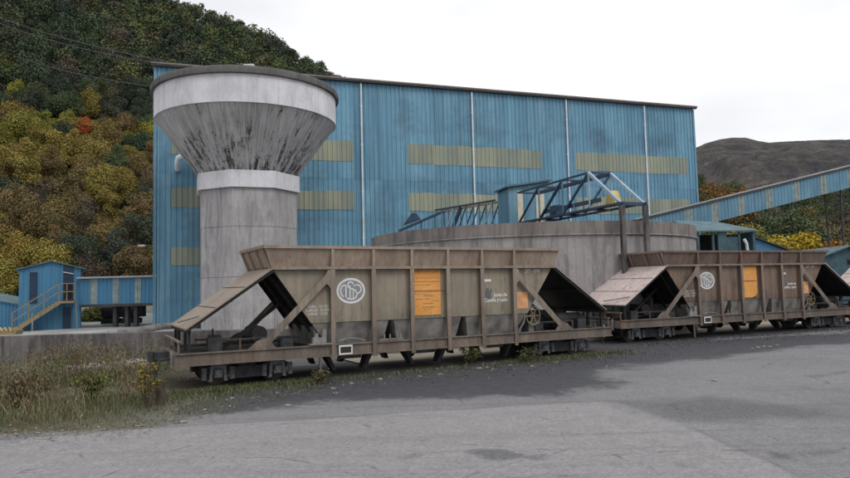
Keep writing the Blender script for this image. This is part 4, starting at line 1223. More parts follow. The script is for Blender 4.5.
# low stained wall on the left
wl0, wl1 = gnd(-120, 362), gnd(168, 362)
WY0, WY1 = 19.6, 20.4
wp0, wp1 = at(-140, 340, WY0), at(345, 330, WY1)
wz0, wz1 = at(0, 336.5, 19.8).z, at(150, 332.5, 20.0).z
WD = (wp1.xy - wp0.xy); WLN = WD.length
lw = thing('low_wall', 'long low stained concrete wall behind the weeds on the left', 'wall', (wp0.x, wp0.y, 0), math.atan2(WD.y, WD.x))
npn = 7
for i in range(npn):
    a, b = WLN * i / npn + .008, WLN * (i + 1) / npn - .008
    MB().box((a, 0, -.02), (b, .3, wz0 - .0 + rnd.uniform(-.008, .008))).build('wall_panel', M['con_wall'], lw, bevel=.012)
MB().box((0, .03, -.02), (WLN, .28, wz0 - .02)).build('wall_core', M['con_wall'], lw)
# pale kerb slab in front
kb0, kb1 = gnd(64, 372, .1), gnd(152, 364, .1)
kd = (kb1.xy - kb0.xy)
kb = thing('kerb_slab', 'pale broken concrete slab lying between the weeds and the wagon buffer', 'slab', (kb0.x, kb0.y, 0), math.atan2(kd.y, kd.x))
for i in range(3):
    a = kd.length * i / 3
    MB().box((a, 0, -.02), (a + kd.length / 3 - .03, .8, .17 + .015 * i)).build('slab_piece', M['con_pale'], kb, bevel=.02)
# buff kerb beam under the far side of the wagons
kl = [p for p in offset_line(TRK, 2.7)]
i0 = min(range(len(kl)), key=lambda i: (kl[i] - loc2(C1, A1, -1.5, 1.2)).length)
kbm = thing('track_kerb', 'buff concrete kerb beam running along behind the wagons', 'kerb', (0, 0, 0))
kk = kl[i0:-4]
for i in range(len(kk) - 1):
    a, b = kk[i], kk[i + 1]
    e = (b - a).normalized() * .012
    MB().bar((a.x + e.x, a.y + e.y, .22), (b.x - e.x, b.y - e.y, .22), .22, .5).build('kerb_block', M['con_kerb'], kbm)

ka, kb_ = offset_line(TRK, .78)[i0:-4], offset_line(TRK, 2.6)[i0:-4]
ap = MB()
for p, q in zip(ka, kb_): ap.v += [(p.x, p.y, .048), (q.x, q.y, .048), (p.x, p.y, -.02), (q.x, q.y, -.02)]
for i in range(len(ka) - 1):
    ap.f += [(4*i, 4*i+4, 4*i+5, 4*i+1), (4*i, 4*i+2, 4*i+6, 4*i+4), (4*i+1, 4*i+5, 4*i+7, 4*i+3)]
tag(ap.build('pavement', M['con_kerb']), kind='structure')
# ------------------------------------------------------------------ railway track
trk = thing('railway_track', 'pair of rusty metre-gauge rails half buried under the wagons', 'track', (0, 0, 0))
for dd in (-.53, .53):
    m = MB(); pl = offset_line(TRK, dd)
    for i, p in enumerate(pl):
        t = (pl[min(i+1, len(pl)-1)] - pl[max(i-1, 0)]).normalized(); nn = Vector((-t.y, t.x))
        for w_, z in ((-.06, -.05), (-.035, -.02), (-.035, .022), (.035, .022), (.035, -.02), (.06, -.05)):
            m.v.append((p.x + nn.x * w_, p.y + nn.y * w_, z))
    for i in range(len(pl) - 1):
        for k in range(5): m.f.append((i*6+k, (i+1)*6+k, (i+1)*6+k+1, i*6+k+1))
    m.build('rail', M['rail'], trk)

# ------------------------------------------------------------------ hopper wagons
def text_mesh(body, size, mat, parent, name, M4, width=None, bold=0.0):
    cu = bpy.data.curves.new(name, 'FONT')
    cu.body = body; cu.size = size; cu.extrude = 0.0008; cu.offset = bold
    cu.align_x = 'CENTER'; cu.align_y = 'CENTER'; cu.space_character = 1.05
    cu.materials.append(mat)
    tmp = bpy.data.objects.new(name, cu)
    col.objects.link(tmp)
    me = bpy.data.meshes.new_from_object(tmp.evaluated_get(bpy.context.evaluated_depsgraph_get()))
    bpy.data.objects.remove(tmp); bpy.data.curves.remove(cu)
    o = bpy.data.objects.new(name, me)
    o.parent = parent
    o.matrix_local = M4
    col.objects.link(o)
    return o
FACE = Matrix.Rotation(R(90), 4, 'X')
def on_side(x, y, z): return Matrix.Translation((x, y, z)) @ FACE
def stroke(m, pts, w, y, closed=False):
    """flat painted stroke in the local xz plane"""
    pts = [Vector((p[0], 0, p[1])) for p in pts]
    n = len(pts)
    L = []
    for i, p in enumerate(pts):
        a = pts[(i - 1) % n] if closed else pts[max(i - 1, 0)]
        b = pts[(i + 1) % n] if closed else pts[min(i + 1, n - 1)]
        t = (b - a).normalized(); nn = Vector((-t.z, 0, t.x)) * (w / 2)
        L.append((p + nn, p - nn))
    k = len(m.v)
    for a, b in L:
        m.v.append((a.x, y, a.z)); m.v.append((b.x, y, b.z))
    for i in range(n if closed else n - 1):
        j = (i + 1) % n
        m.f.append((k + 2*i, k + 2*i + 1, k + 2*j + 1, k + 2*j))
def curve_pts(p, n=5):
    return [(q.x, q.y) for q in smooth_line([Vector(q) for q in p], n)]

LB = 1.05
PX = [(-2.5 + i) * LB for i in range(6)]
YS, YF = 1.16, 1.31          # side sheet plane, post face
Z_SILL0, Z_SILL1, Z_KINK, Z_LEDGE, Z_LIP = .51, .77, 1.24, 2.46, 2.90
HX = 6.12
X_T, X_B, X_L = 4.05, 3.12, 4.22   # hopper end at the ledge, at the kink, at the lip

def make_wagon(loc, rz, style, label, sign_mat, text_size=1.0, dz=0.0, tilt=0.0, sx=0.955, drawbar=True):
    st = style
    w = thing('hopper_wagon', label, 'wagon', (loc.x, loc.y, dz), rz, 'hopper wagons coupled in a row on the track')
    w.rotation_euler = (0, tilt, rz)
    w.scale = (sx, 0.9, 1.0)
    F_, P_, T_, K_ = st['frame'], st['side'], st['top'], st['flap']
    for s in (-1, 1):
        yo = s * YF
        # side sill: channel section
        m = MB()
        yw = s * (YF - .05)
        m.box((-HX, min(yw, yw - s*.02), Z_SILL0), (HX, max(yw, yw - s*.02), Z_SILL1))
        m.box((-HX, min(yo, yw), Z_SILL1 - .028), (HX, max(yo, yw) , Z_SILL1 + .002))
        m.box((-HX, min(yo, yw), Z_SILL0 - .002), (HX, max(yo, yw), Z_SILL0 + .028))
        m.build('side_sill', F_, w)
        # side panels
        for i in range(5):
            MB().box((PX[i] + .003, min(s*YS, s*(YS - .012)), Z_KINK), (PX[i+1] - .003, max(s*YS, s*(YS - .012)), Z_LEDGE)).build('side_panel', P_, w)
        for e in (-1, 1):
            x0 = e * PX[5]
            MB().prism([(x0 + e*.003, s*YS, Z_KINK), (e*X_B, s*YS, Z_KINK), (e*X_T, s*YS, Z_LEDGE), (x0 + e*.003, s*YS, Z_LEDGE)], (0, -s*.012, 0)).build('end_side_panel', P_, w)
        # flared upper panels between ribs
        bx = [-X_T] + PX + [X_T]
        tx = [-X_L] + PX + [X_L]
        for i in range(7):
            MB().prism([(bx[i], s*(YS - .01), Z_LEDGE), (bx[i+1], s*(YS - .01), Z_LEDGE), (tx[i+1], s*(YS + .11), Z_LIP - .03), (tx[i], s*(YS + .11), Z_LIP - .03)], (0, -s*.012, 0)).build('upper_panel', T_, w)
        MB().box((-X_T - .03, min(s*(YS+.003), s*(YF - .005)), Z_LEDGE - .045), (X_T + .03, max(s*(YS+.003), s*(YF - .005)), Z_LEDGE + .02)).build('ledge', F_, w)
        MB().box((-X_L - .04, min(s*(YS+.09), s*(YF + .02)), Z_LIP - .03), (X_L + .04, max(s*(YS+.09), s*(YF + .02)), Z_LIP + .035)).build('top_lip', T_, w)
        for x in PX:
            m = MB()
            m.box((x - .055, min(s*(YF - .015), s*YF), Z_SILL1 + .004), (x + .055, max(s*(YF - .015), s*YF), Z_LEDGE - .05))
            m.box((x - .012, min(s*(YS+.002), s*(YF - .016)), Z_SILL1 + .004), (x + .012, max(s*(YS+.002), s*(YF - .016)), Z_LEDGE - .05))
            m.box((x - .055, min(s*(YF - .004), s*(YF + .01)), Z_SILL0 - .06), (x + .055, max(s*(YF - .004), s*(YF + .01)), Z_SILL1 + .002))
            m.build('post', F_, w)
            m = MB()
            m.hexa([(x - .035, s*(YS), Z_LEDGE + .022), (x + .035, s*YS, Z_LEDGE + .022), (x + .035, s*YF, Z_LEDGE + .022), (x - .035, s*YF, Z_LEDGE + .022),
                    (x - .035, s*(YS + .10), Z_LIP - .034), (x + .035, s*(YS + .10), Z_LIP - .034), (x + .035, s*(YF + .015), Z_LIP - .034), (x - .035, s*(YF + .015), Z_LIP - .034)])
            m.build('rib', T_, w)
        # diagonal braces with gussets
        for e in (-1, 1):
            m = MB()
            px = e * PX[5]; fx = e * 4.32
            d0 = s * (YF - .02)
            dirv = Vector((fx - px, 0, Z_SILL1 - 2.30)).normalized(); nv = Vector((-dirv.z, 0, dirv.x)) * .075
            a, b = Vector((px + e*.03, d0, 2.32)), Vector((fx, d0, Z_SILL1 + .01))
            m.prism([a + nv, a - nv, b - nv, b + nv], (0, s * .018, 0))
            mid = (a + b) / 2
            m.hexa([a - Vector((0, s*.07, 0)) - nv*.15, a - Vector((0, s*.07, 0)) + nv*.15, b - Vector((0, s*.07, 0)) + nv*.15, b - Vector((0, s*.07, 0)) - nv*.15, a - nv*.15, a + nv*.15, b + nv*.15, b - nv*.15])
            m.build('brace', F_, w)
            g = MB()
            g.prism([(fx - e*.34, d0, Z_SILL1 + .004), (fx + e*.30, d0, Z_SILL1 + .004), (fx + e*.10, d0, Z_SILL1 + .16), (fx - e*.06, d0, Z_SILL1 + .22), (fx - e*.22, d0, Z_SILL1 + .12)], (0, s*.012, 0))
            g.build('gusset', F_, w); g = MB()
            g.prism([(px + e*.056, d0, 2.40), (px + e*.056, d0, 1.98), (px + e*.10, d0, 2.06), (px + e*.18, d0, 2.1), (px + e*.24, d0, 2.18), (px + e*.12, d0, 2.40)], (0, s*.012, 0))
            g.build('gusset', F_, w)
    # hopper ends and pockets
    for e in (-1, 1):
        m = MB().prism([(e*X_T, -YS + .015, Z_LEDGE), (e*X_T, YS - .015, Z_LEDGE), (e*2.75, YS - .015, Z_SILL1), (e*2.75, -YS + .015, Z_SILL1)], (e*.02, 0, .01))
        m.build('end_slope', M['soot_and_shade'], w)
        m = MB()
        for y_ in (-.75, 0, .75): m.bar((e*(X_T - .02), y_, Z_LEDGE - .1), (e*2.85, y_, Z_SILL1 + .08), .06, .08)
        m.build('slope_stiffener', M['soot_and_shade'], w)
        MB().prism([(e*X_T, -YS + .02, Z_LEDGE), (e*X_T, YS - .02, Z_LEDGE), (e*X_L, YS + .04, Z_LIP - .03), (e*X_L, -YS - .04, Z_LIP - .03)], (-e*.012, 0, 0)).build('end_flare', T_, w)
        MB().box((min(e*(X_L - .06), e*(X_L + .05)), -YF, Z_LIP - .028), (max(e*(X_L - .06), e*(X_L + .05)), YF, Z_LIP + .04)).build('end_lip', F_, w)
        for y_ in (-YS + .06, -.4, .4, YS - .06): MB().bar((e*(X_T + .03), y_, Z_LEDGE), (e*(X_L + .03), y_, Z_LIP - .04), .06, .05).build('flare_rib', F_, w)
        # canopy over the end platform
        a, b = Vector((e*4.02, 0, Z_LEDGE + .02)), Vector((e*5.92, 0, 1.25))
        m = MB().prism([(a.x, -1.31, a.z), (a.x, 1.31, a.z), (b.x, 1.31, b.z), (b.x, -1.31, b.z)], (0, 0, -.03))
        cp = m.build('canopy', K_, w)
        m = MB()
        for y_ in (-1.26, 1.26): m.bar((a.x, y_, a.z - .08), (b.x, y_, b.z - .07), .04, .05)
        for f in (.02, .5, .98):
            c = a.lerp(b, f); m.bar((c.x, -1.24, c.z - .075), (c.x, 1.24, c.z - .075), .05, .07)
        m.build('canopy_frame', M['soot_and_shade'], w)
        MB().prism([(a.x, -1.30, a.z - .033), (a.x, 1.30, a.z - .033), (b.x, 1.30, b.z - .033), (b.x, -1.30, b.z - .033)], (0, 0, -.006)).build('canopy_shade_plate', M['soot_and_shade'], w)  # added plate, coloured black for the shade on the canopy's underside
        # seams on the canopy
        for f in (.34, .67):
            c = a.lerp(b, f); MB().bar((c.x, -1.3, c.z + .004), (c.x, 1.3, c.z + .004), .05, .008).build('seam', K_, cp)
        MB().path([(b.x + e*.02, -.2, b.z + .1), (b.x - e*.1, -.75, b.z + .16), (b.x - e*.28, -1.2, b.z + .24)], .018, 6).build('grab_rail', M['grey_steel'], w)
        for y_ in (-1.15, -.55, .55, 1.15):
            MB().box((min(e*5.86, e*5.80), y_ - .035, Z_SILL1), (max(e*5.86, e*5.80), y_ + .035, 1.24)).build('end_post', M['soot_and_shade'], w)
        MB().box((min(e*6.08, e*6.02), -1.25, .98), (max(e*6.08, e*6.02), 1.25, 1.02)).build('end_rail', F_, w)
        for y_ in (-1.2, 1.2, .4, -.4): MB().bar((e*6.05, y_, Z_SILL1), (e*6.05, y_, 1.0), .035).build('rail_post', F_, w)
        # headstock, deck, coupling
        MB().box((min(e*HX, e*(HX - .12)), -1.255, Z_SILL0 + .003), (max(e*HX, e*(HX - .12)), 1.255, Z_SILL1 - .03)).build('headstock', F_, w)
        MB().box((min(e*2.7, e*(HX - .13)), -1.22, Z_SILL1 - .10), (max(e*2.7, e*(HX - .13)), 1.22, Z_SILL1 - .06)).build('deck', M['soot_and_shade'], w)
        m = MB().box((min(e*HX, e*(HX + .32)), -.10, .55), (max(e*HX, e*(HX + .32)), .10, .75))
        m.box((min(e*(HX + .32), e*(HX + .42)), -.16, .53), (max(e*(HX + .32), e*(HX + .42)), .16, .77))
        m.build('coupler', M['running'], w, bevel=.02)
        MB().path([(e*HX, .45, .62), (e*(HX + .2), .45, .55), (e*(HX + .32), .42, .38), (e*(HX + .38), .4, .22)], .03, 6).build('brake_hose', M['running'], w)
        MB().path([(e*HX, -.5, .62), (e*(HX + .22), -.5, .6), (e*(HX + .3), -.52, .42), (e*(HX + .3), -.5, .22)], .03, 6).build('brake_hose', M['running'], w)
        MB().bar((e*(HX + .03), -.9, .45), (e*(HX + .03), -.9, .80), .05, .03).build('lamp_bracket', M['grey_steel'], w)
        # under the canopy
        for y_ in (-.2,):
            MB().bar((e*3.55, y_, 1.72), (e*5.0, y_, Z_SILL1 - .06), .07).build('strut', M['soot_and_shade'], w)
        MB().tube((e*4.1, -.2, 1.0), (e*4.1, .75, 1.0), .19, 12).build('air_reservoir', M['running'], w)
        MB().tube((e*3.3, -.75, .95), (e*5.3, -.75, .95), .03, 6).build('brake_pipe', M['running'], w)
        MB().box((min(e*5.1, e*5.4), -.95, Z_SILL1 - .06), (max(e*5.1, e*5.4), -.65, 1.02)).build('brake_valve', M['running'], w)
        # brake rigging and clutter on the end platform
        for k_, (xa, za, xb2, zb2, y_) in enumerate(((3.4, .86, 5.5, .92, .35), (5.2, .76, 5.2, 1.18, -.3), (4.75, .76, 4.75, 1.0, -1.12))):
            MB().tube((e*xa, y_, za), (e*xb2, y_, zb2), .022, 6).build('brake_rod', M['running'] if k_ % 2 else M['rust_rod'], w)
        MB().box((min(e*4.9, e*5.15), .3, Z_SILL1 - .06), (max(e*4.9, e*5.15), .8, 1.0)).build('gear_case', M['rust_rod'], w, bevel=.02)
        MB().box((min(e*3.5, e*3.8), -1.0, Z_SILL1 - .06), (max(e*3.5, e*3.8), -.7, .93)).build('junction_box', M['running'], w, bevel=.02)
        # bogie
        bx_ = e * 4.52
        bm = MB()
        for s in (-1, 1):
            yb = s * .80
            bm.prism([(bx_ - .92, yb, .42), (bx_ - .60, yb, .50), (bx_ - .3, yb, .40), (bx_ + .3, yb, .40), (bx_ + .60, yb, .50), (bx_ + .92, yb, .42), (bx_ + .9, yb, .30), (bx_ + .52, yb, .36),
                      (bx_ + .3, yb, .16), (bx_ - .3, yb, .16), (bx_ - .52, yb, .36), (bx_ - .9, yb, .30)], (0, s*.06, 0))
        bm.box((bx_ - .2, -.78, .3), (bx_ + .2, .78, .49))
        bg = bm.build('bogie', M['running'], w)
        for ax in (-.66, .66):
            xx = bx_ + ax
            MB().tube((xx, -.80, .32), (xx, .80, .32), .055, 10).build('axle', M['running'], bg)
            for s in (-1, 1):
                wm = MB()
                for (r1, ya, yb) in ((.30, .47, .57), (.325, .445, .47), (.22, .57, .585), (.1, .585, .66)):
                    wm.tube((xx, s*ya, .32), (xx, s*yb, .32), r1, 20)
                wm.build('wheel', M['wheel'], bg, smooth='auto')
                am = MB()
                am.prism([(xx - .21, s*.865, .13), (xx - .13, s*.865, .13), (xx - .10, s*.865, .38), (xx + .10, s*.865, .38), (xx + .13, s*.865, .13), (xx + .21, s*.865, .13),
                          (xx + .19, s*.865, .19), (xx + .17, s*.865, .44), (xx + .10, s*.865, .49), (xx - .10, s*.865, .49), (xx - .17, s*.865, .44), (xx - .19, s*.865, .19)], (0, s*.05, 0))
                am.box((xx - .085, min(s*.83, s*.97), .21), (xx + .085, max(s*.83, s*.97), .37))
                am.tube((xx, s*.97, .30), (xx, s*1.0, .30), .07, 12)
                am.build('axle_box', M['axle'], bg)
                for q in (-.30, .30):
                    sp = MB()
                    sp.lathe([(.05 if k % 2 else .065, .17 + .022*k) for k in range(12)], 8, (xx + q, s*.90))
                    sp.build('spring', M['axle'], bg)
    # three pockets with sloping lower sheets, and discharge chutes below the sill
    for c in (-2.1, 0, 2.1):
        m = MB()
        T4 = [(c - .98, -YS + .02, Z_KINK), (c + .98, -YS + .02, Z_KINK), (c + .98, YS - .02, Z_KINK), (c - .98, YS - .02, Z_KINK)]
        B4 = [(c - .84, -.98, .62), (c + .84, -.98, .62), (c + .84, .98, .62), (c - .84, .98, .62)]
        m.add(T4 + B4, [(0, 1, 5, 4), (1, 2, 6, 5), (2, 3, 7, 6), (3, 0, 4, 7), (4, 5, 6, 7)])
        m.build('hopper_pocket', M['chute'], w)
        for s in (-1, 1):
            for q in (-1, 1):
                m = MB().hexa([(c + q*.62 - .05, s*.98, .60), (c + q*.62 + .05, s*.98, .60), (c + q*.62 + .05, s*.5, .60), (c + q*.62 - .05, s*.5, .60)][::1] +
                              [(c + q*.38 - .05, s*.96, .16), (c + q*.38 + .05, s*.96, .16), (c + q*.38 + .05, s*.7, .16), (c + q*.38 - .05, s*.7, .16)])
                m.build('discharge_chute', M['soot_and_shade'], w)
            MB().box((c - .3, min(s*.92, s*.97), .40), (c + .3, max(s*.92, s*.97), .50)).build('discharge_door', M['running'], w)
    MB().box((-2.8, -.9, Z_KINK + .02), (2.8, .9, Z_KINK + .05)).build('hopper_floor', M['soot_and_shade'], w)
    MB().box((-5.8, -.18, .5), (5.8, .18, .66)).build('centre_sill', M['soot_and_shade'], w)
    if drawbar:
        MB().tube((-HX - .45, 0, .66), (-HX - 1.75, 0, .66), .07, 8).build('drawbar', M['running'], w)
        MB().path([(-HX - .1, .4, .6), (-HX - .6, .42, .35), (-HX - 1.2, .42, .35), (-HX - 1.75, .4, .6)], .03, 6).build('coupling_hose', M['running'], w)
    # lever gear by the left post, near side
    lv = MB().box((-3.22, -1.36, .775), (-2.66, -1.12, .80))
    lv.hexa([(-3.12, -1.3, .80), (-2.98, -1.3, .80), (-2.98, -1.18, .80), (-3.12, -1.18, .80), (-3.06, -1.28, 1.02), (-2.99, -1.28, 1.02), (-2.99, -1.2, 1.02), (-3.06, -1.2, 1.02)])
    lv.hexa([(-2.92, -1.3, .80), (-2.80, -1.3, .80), (-2.80, -1.18, .80), (-2.92, -1.18, .80), (-2.88, -1.28, 1.10), (-2.79, -1.28, 1.10), (-2.79, -1.2, 1.10), (-2.88, -1.2, 1.10)])
    lv.box((-3.13, -1.29, .80), (-2.80, -1.2, .93)); lv.build('lever_bracket', M['grey_pale'], w)
    MB().bar((-2.95, -1.27, .50), (-2.93, -1.27, .08), .05).build('step_hanger', F_, w)
    MB().path([(-2.5, -1.29, .83), (-2.25, -1.30, .88), (-2.0, -1.30, .86), (-1.8, -1.29, .80)], .014, 6).build('pull_rod', M['grey_pale'], w)
    m = MB()
    for x in (-1.3, -1.15, -.95, -.86): m.bar((x, -1.27, .775), (x, -1.27, .92), .03)
    m.bar((-1.45, -1.27, .80), (-.8, -1.27, .80), .03)
    m.build('latch', M['grey_pale'], w)
    pl_ = MB().box((-2.50, -1.326, .53), (-2.16, -1.312, .735)).build('number_plate', M['white_mark'], w)
    MB().box((-2.465, -1.331, .565), (-2.195, -1.327, .70)).build('plate_face', M['black_plate'], pl_)
    # hand brake wheel at the right end
    m = MB()
    for i in range(20):
        t0, t1 = 2*math.pi*i/20, 2*math.pi*(i+1)/20
        m.tube((3.42 + .24*math.cos(t0), -1.02, 1.16 + .24*math.sin(t0)), (3.42 + .24*math.cos(t1), -1.02, 1.16 + .24*math.sin(t1)), .02, 6)
    for k in range(3): m.bar((3.42 - .24*math.cos(k*1.047), -1.02, 1.16 - .24*math.sin(k*1.047)), (3.42 + .24*math.cos(k*1.047), -1.02, 1.16 + .24*math.sin(k*1.047)), .03)
    m.build('hand_wheel', M['ochre_steel'], w)
    MB().tube((3.42, -1.0, 1.16), (3.42, -.3, 1.16), .1, 10).build('brake_cylinder', M['axle'], w)
    MB().box((3.3, -.95, Z_SILL1 - .05), (3.7, -.6, 1.0)).build('brake_stand', M['axle'], w)
    MB().path([(2.78, -1.2, .8), (2.95, -1.22, 1.0), (3.02, -1.2, 1.2)], .015, 6).build('release_lever', M['grey_pale'], w)
    MB().box((4.55, .1, Z_SILL1 - .05), (5.5, 1.0, 1.22)).build('equipment_box', M['running'], w, bevel=.02)
    MB().tube((4.6, -.5, .98), (5.5, -.5, .98), .2, 12).build('air_tank', M['running'], w)
    # ---- paint marks, near side
    yp = -YS - .004
    lg = empty('logo'); lg.parent = w; lg.location = ((PX[0] + PX[1]) / 2 - .02, yp, 1.93)
    a_, b_ = .345, .265
    m = MB()
    m.add([(a_*.95*math.cos(t), 0.002, b_*.95*math.sin(t)) for t in [2*math.pi*i/40 for i in range(40)]], [tuple(range(40))])
    m.build('logo_ground', M['logo_fill'], lg)
    m = MB()
    stroke(m, [(a_*math.cos(2*math.pi*i/40), b_*math.sin(2*math.pi*i/40)) for i in range(40)], .048, 0.0, True)
    k = a_ / 205.0
    def L_(pts): return [((x - 282) * k, (268 - y) * k * (b_/155) / k) if False else ((x - 282) * k, (268 - y) * (b_ / 155.0)) for x, y in pts]
    for pts, wd in ((L_([(165, 345), (135, 310), (122, 268), (135, 222), (170, 195), (205, 195)]), .03), (L_([(205, 195), (205, 350)]), .03),
                    (L_([(322, 182), (300, 158), (270, 150), (238, 172), (238, 210), (262, 236), (310, 245), (352, 272), (372, 318), (342, 366), (280, 380), (215, 362)]), .03),
                    (L_([(268, 196), (268, 372)]), .028), (L_([(316, 262), (316, 366)]), .022),
                    (L_([(328, 205), (385, 190), (428, 218), (436, 262), (402, 298), (362, 304)]), .03)):
        stroke(m, curve_pts(pts) if len(pts) > 2 else pts, wd, -0.0012)
    m.build('logo_letters', M['white_mark'], lg)
    sx0, sx1 = PX[2] + .10, PX[3] - .17
    sg = MB().box((sx0, yp - .012, 1.31), (sx1, yp, 2.38)).build('orange_sign', sign_mat, w)
    m = MB()
    if st['print']:
        for (x0, x1, z, h) in ((.05, .72, 2.345, .018), (.0, .76, 2.19, .012), (.0, .76, 2.10, .014), (.02, .5, 2.02, .008), (.02, .74, 1.855, .014), (.02, .45, 1.80, .012), (.28, .58, 1.76, .016), (.0, .48, 1.685, .016), (.52, .72, 1.64, .012), (.26, .56, 1.575, .016), (.24, .6, 1.49, .018), (.28, .5, 1.44, .012)):
            # each printed line is a run of short strokes
            x = x0
            while x < x1:
                l_ = rnd.uniform(.03, .09)
                m.add([(sx0 + x, yp - .0145, z), (sx0 + min(x + l_, x1), yp - .0145, z), (sx0 + min(x + l_, x1), yp - .0145, z + h), (sx0 + x, yp - .0145, z + h)], [(0, 1, 2, 3)])
                x += l_ + .018
        m.build('print', M['print'], sg)
        MB().box((sx0 - .03, yp - .02, 1.885), (sx1 + .14, yp - .0125, 1.90)).build('print_rule', M['print'], sg)
    else:
        m.add([(sx0 + .02, yp - .0145, 1.86), (sx1 - .02, yp - .0145, 1.85), (sx1 - .02, yp - .0145, 1.88), (sx0 + .4, yp - .0145, 1.905), (sx0 + .02, yp - .0145, 1.885)], [(0, 1, 2, 3, 4)])
        m.build('print', M['print'], sg)
        MB().prism([(sx0 + .52, yp - .0135, 1.312), (sx1 - .002, yp - .0135, 1.312), (sx1 - .002, yp - .0135, 1.47), (sx0 + .70, yp - .0135, 1.37)], (0, -.002, 0)).build('worn_corner', P_, sg)
    xc = (PX[4] + PX[5]) / 2
    MB().box((PX[4] + .14, yp - .002, 2.08), (PX[4] + .36, yp, 2.14)).build('white_stripe', M['white_mark'], w)
    em = MB()
    ex, ez = PX[4] + .24, 1.76
    em.add([(ex + dx, yp - .001, ez + dz_) for dx, dz_ in ((-.11, -.10), (-.09, -.15), (0, -.18), (.09, -.15), (.11, -.10), (.11, .05), (.14, .05), (.14, .14), (.09, .14), (.09, .09), (.04, .09), (.04, .16), (-.04, .16), (-.04, .09), (-.09, .09), (-.09, .14), (-.14, .14), (-.14, .05), (-.11, .05))], [tuple(range(19))])
    em.build('castle_emblem', M['emblem'], w)
    text_mesh('Junta de', .125, M['white_mark'], w, 'lettering', on_side(xc + .13, yp - .001, 1.74), bold=.003)
    text_mesh('Castilla y León', .118, M['white_mark'], w, 'lettering', on_side(xc - .02, yp - .001, 1.61), bold=.003)
    text_mesh('277 - 089' if st['print'] else '277 - 061', .125, M['white_mark'], w, 'lettering', on_side(PX[5] + .70, yp - .001, 2.335), bold=.003)
    for z, t_ in ((1.60, 'TARA  14.150'), (1.52, 'CARGA  32.000'), (1.44, 'LONG  12.60')):
        text_mesh(t_, .085, M['white_mark'], w, 'lettering', on_side(-2.98 + .02, yp - .001, z))
    MB().box((PX[5] + .07, yp - .003, 1.37), (PX[5] + .52, yp, 1.80)).build('orange_patch', M['salmon'], w)
    return w

STA = dict(frame=M['tan_frame'], side=M['tan'], top=M['tan_top'], flap=M['flap_a'], print=True)
STB = dict(frame=M['brn_frame'], side=M['brn'], top=M['brn_top'], flap=M['flap_b'], print=False)
make_wagon(C1, A1, STA, 'nearest tan hopper wagon with printed orange sign and white oval logo', M['orange'], dz=-.01, tilt=R(.25), sx=0.935, drawbar=False)
make_wagon(C2, A2, STB, 'darker rusty brown hopper wagon coupled behind the tan one', M['orange_b'])
make_wagon(C3, A3, STB, 'third hopper wagon, only its pale sloping end showing at the right edge', M['orange_b'], drawbar=False)

# ------------------------------------------------------------------ weeds
def blades(rs, n, pts, hmin, hmax, cols, wid, spread=0.45):
    """bent three-segment blades: V, F(quads), colour"""
    p = pts
    h = rs.uniform(hmin, hmax, n) if np.isscalar(hmin) else hmin + (hmax - hmin) * rs.rand(n)
    ang = rs.uniform(0, 2*np.pi, n); lean = rs.rand(n) * spread
    dx, dy = np.cos(ang), np.sin(ang)
    sx, sy = -dy * wid * (0.5 + rs.rand(n)), dx * wid * (0.5 + rs.rand(n))
    out = []
    for f, wf in ((0, 1), (.5, .8), (1.0, .15)):
        off = lean * h * f ** 1.8
        cx, cy, cz = p[:, 0] + dx * off, p[:, 1] + dy * off, p[:, 2] + h * f * (1 - .15 * lean * f)
        out.append(np.stack([cx - sx * wf, cy - sy * wf, cz], 1)); out.append(np.stack([cx + sx * wf, cy + sy * wf, cz], 1))
    V = np.stack(out, 1).reshape(-1, 3)
    b = np.arange(n)[:, None] * 6
    F = np.concatenate([b + np.array([[0, 1, 3, 2]]), b + np.array([[2, 3, 5, 4]])])
    c = cols * (0.7 + 0.6 * rs.rand(n))[:, None]
    C = np.repeat(np.concatenate([c, np.ones((n, 1))], 1), 6, 0)
    return V, F, C
rs = np.random.RandomState(11)
Vs, Fs, Cs, off = [], [], [], 0
def put(V, F, C):
    global off
    Vs.append(V); Fs.append(F + off); Cs.append(C); off += len(V)
GRN, STRAW, BRN_, REDB = np.array((.085, .115, .045)), np.array((.26, .235, .14)), np.array((.145, .12, .075)), np.array((.14, .092, .06))
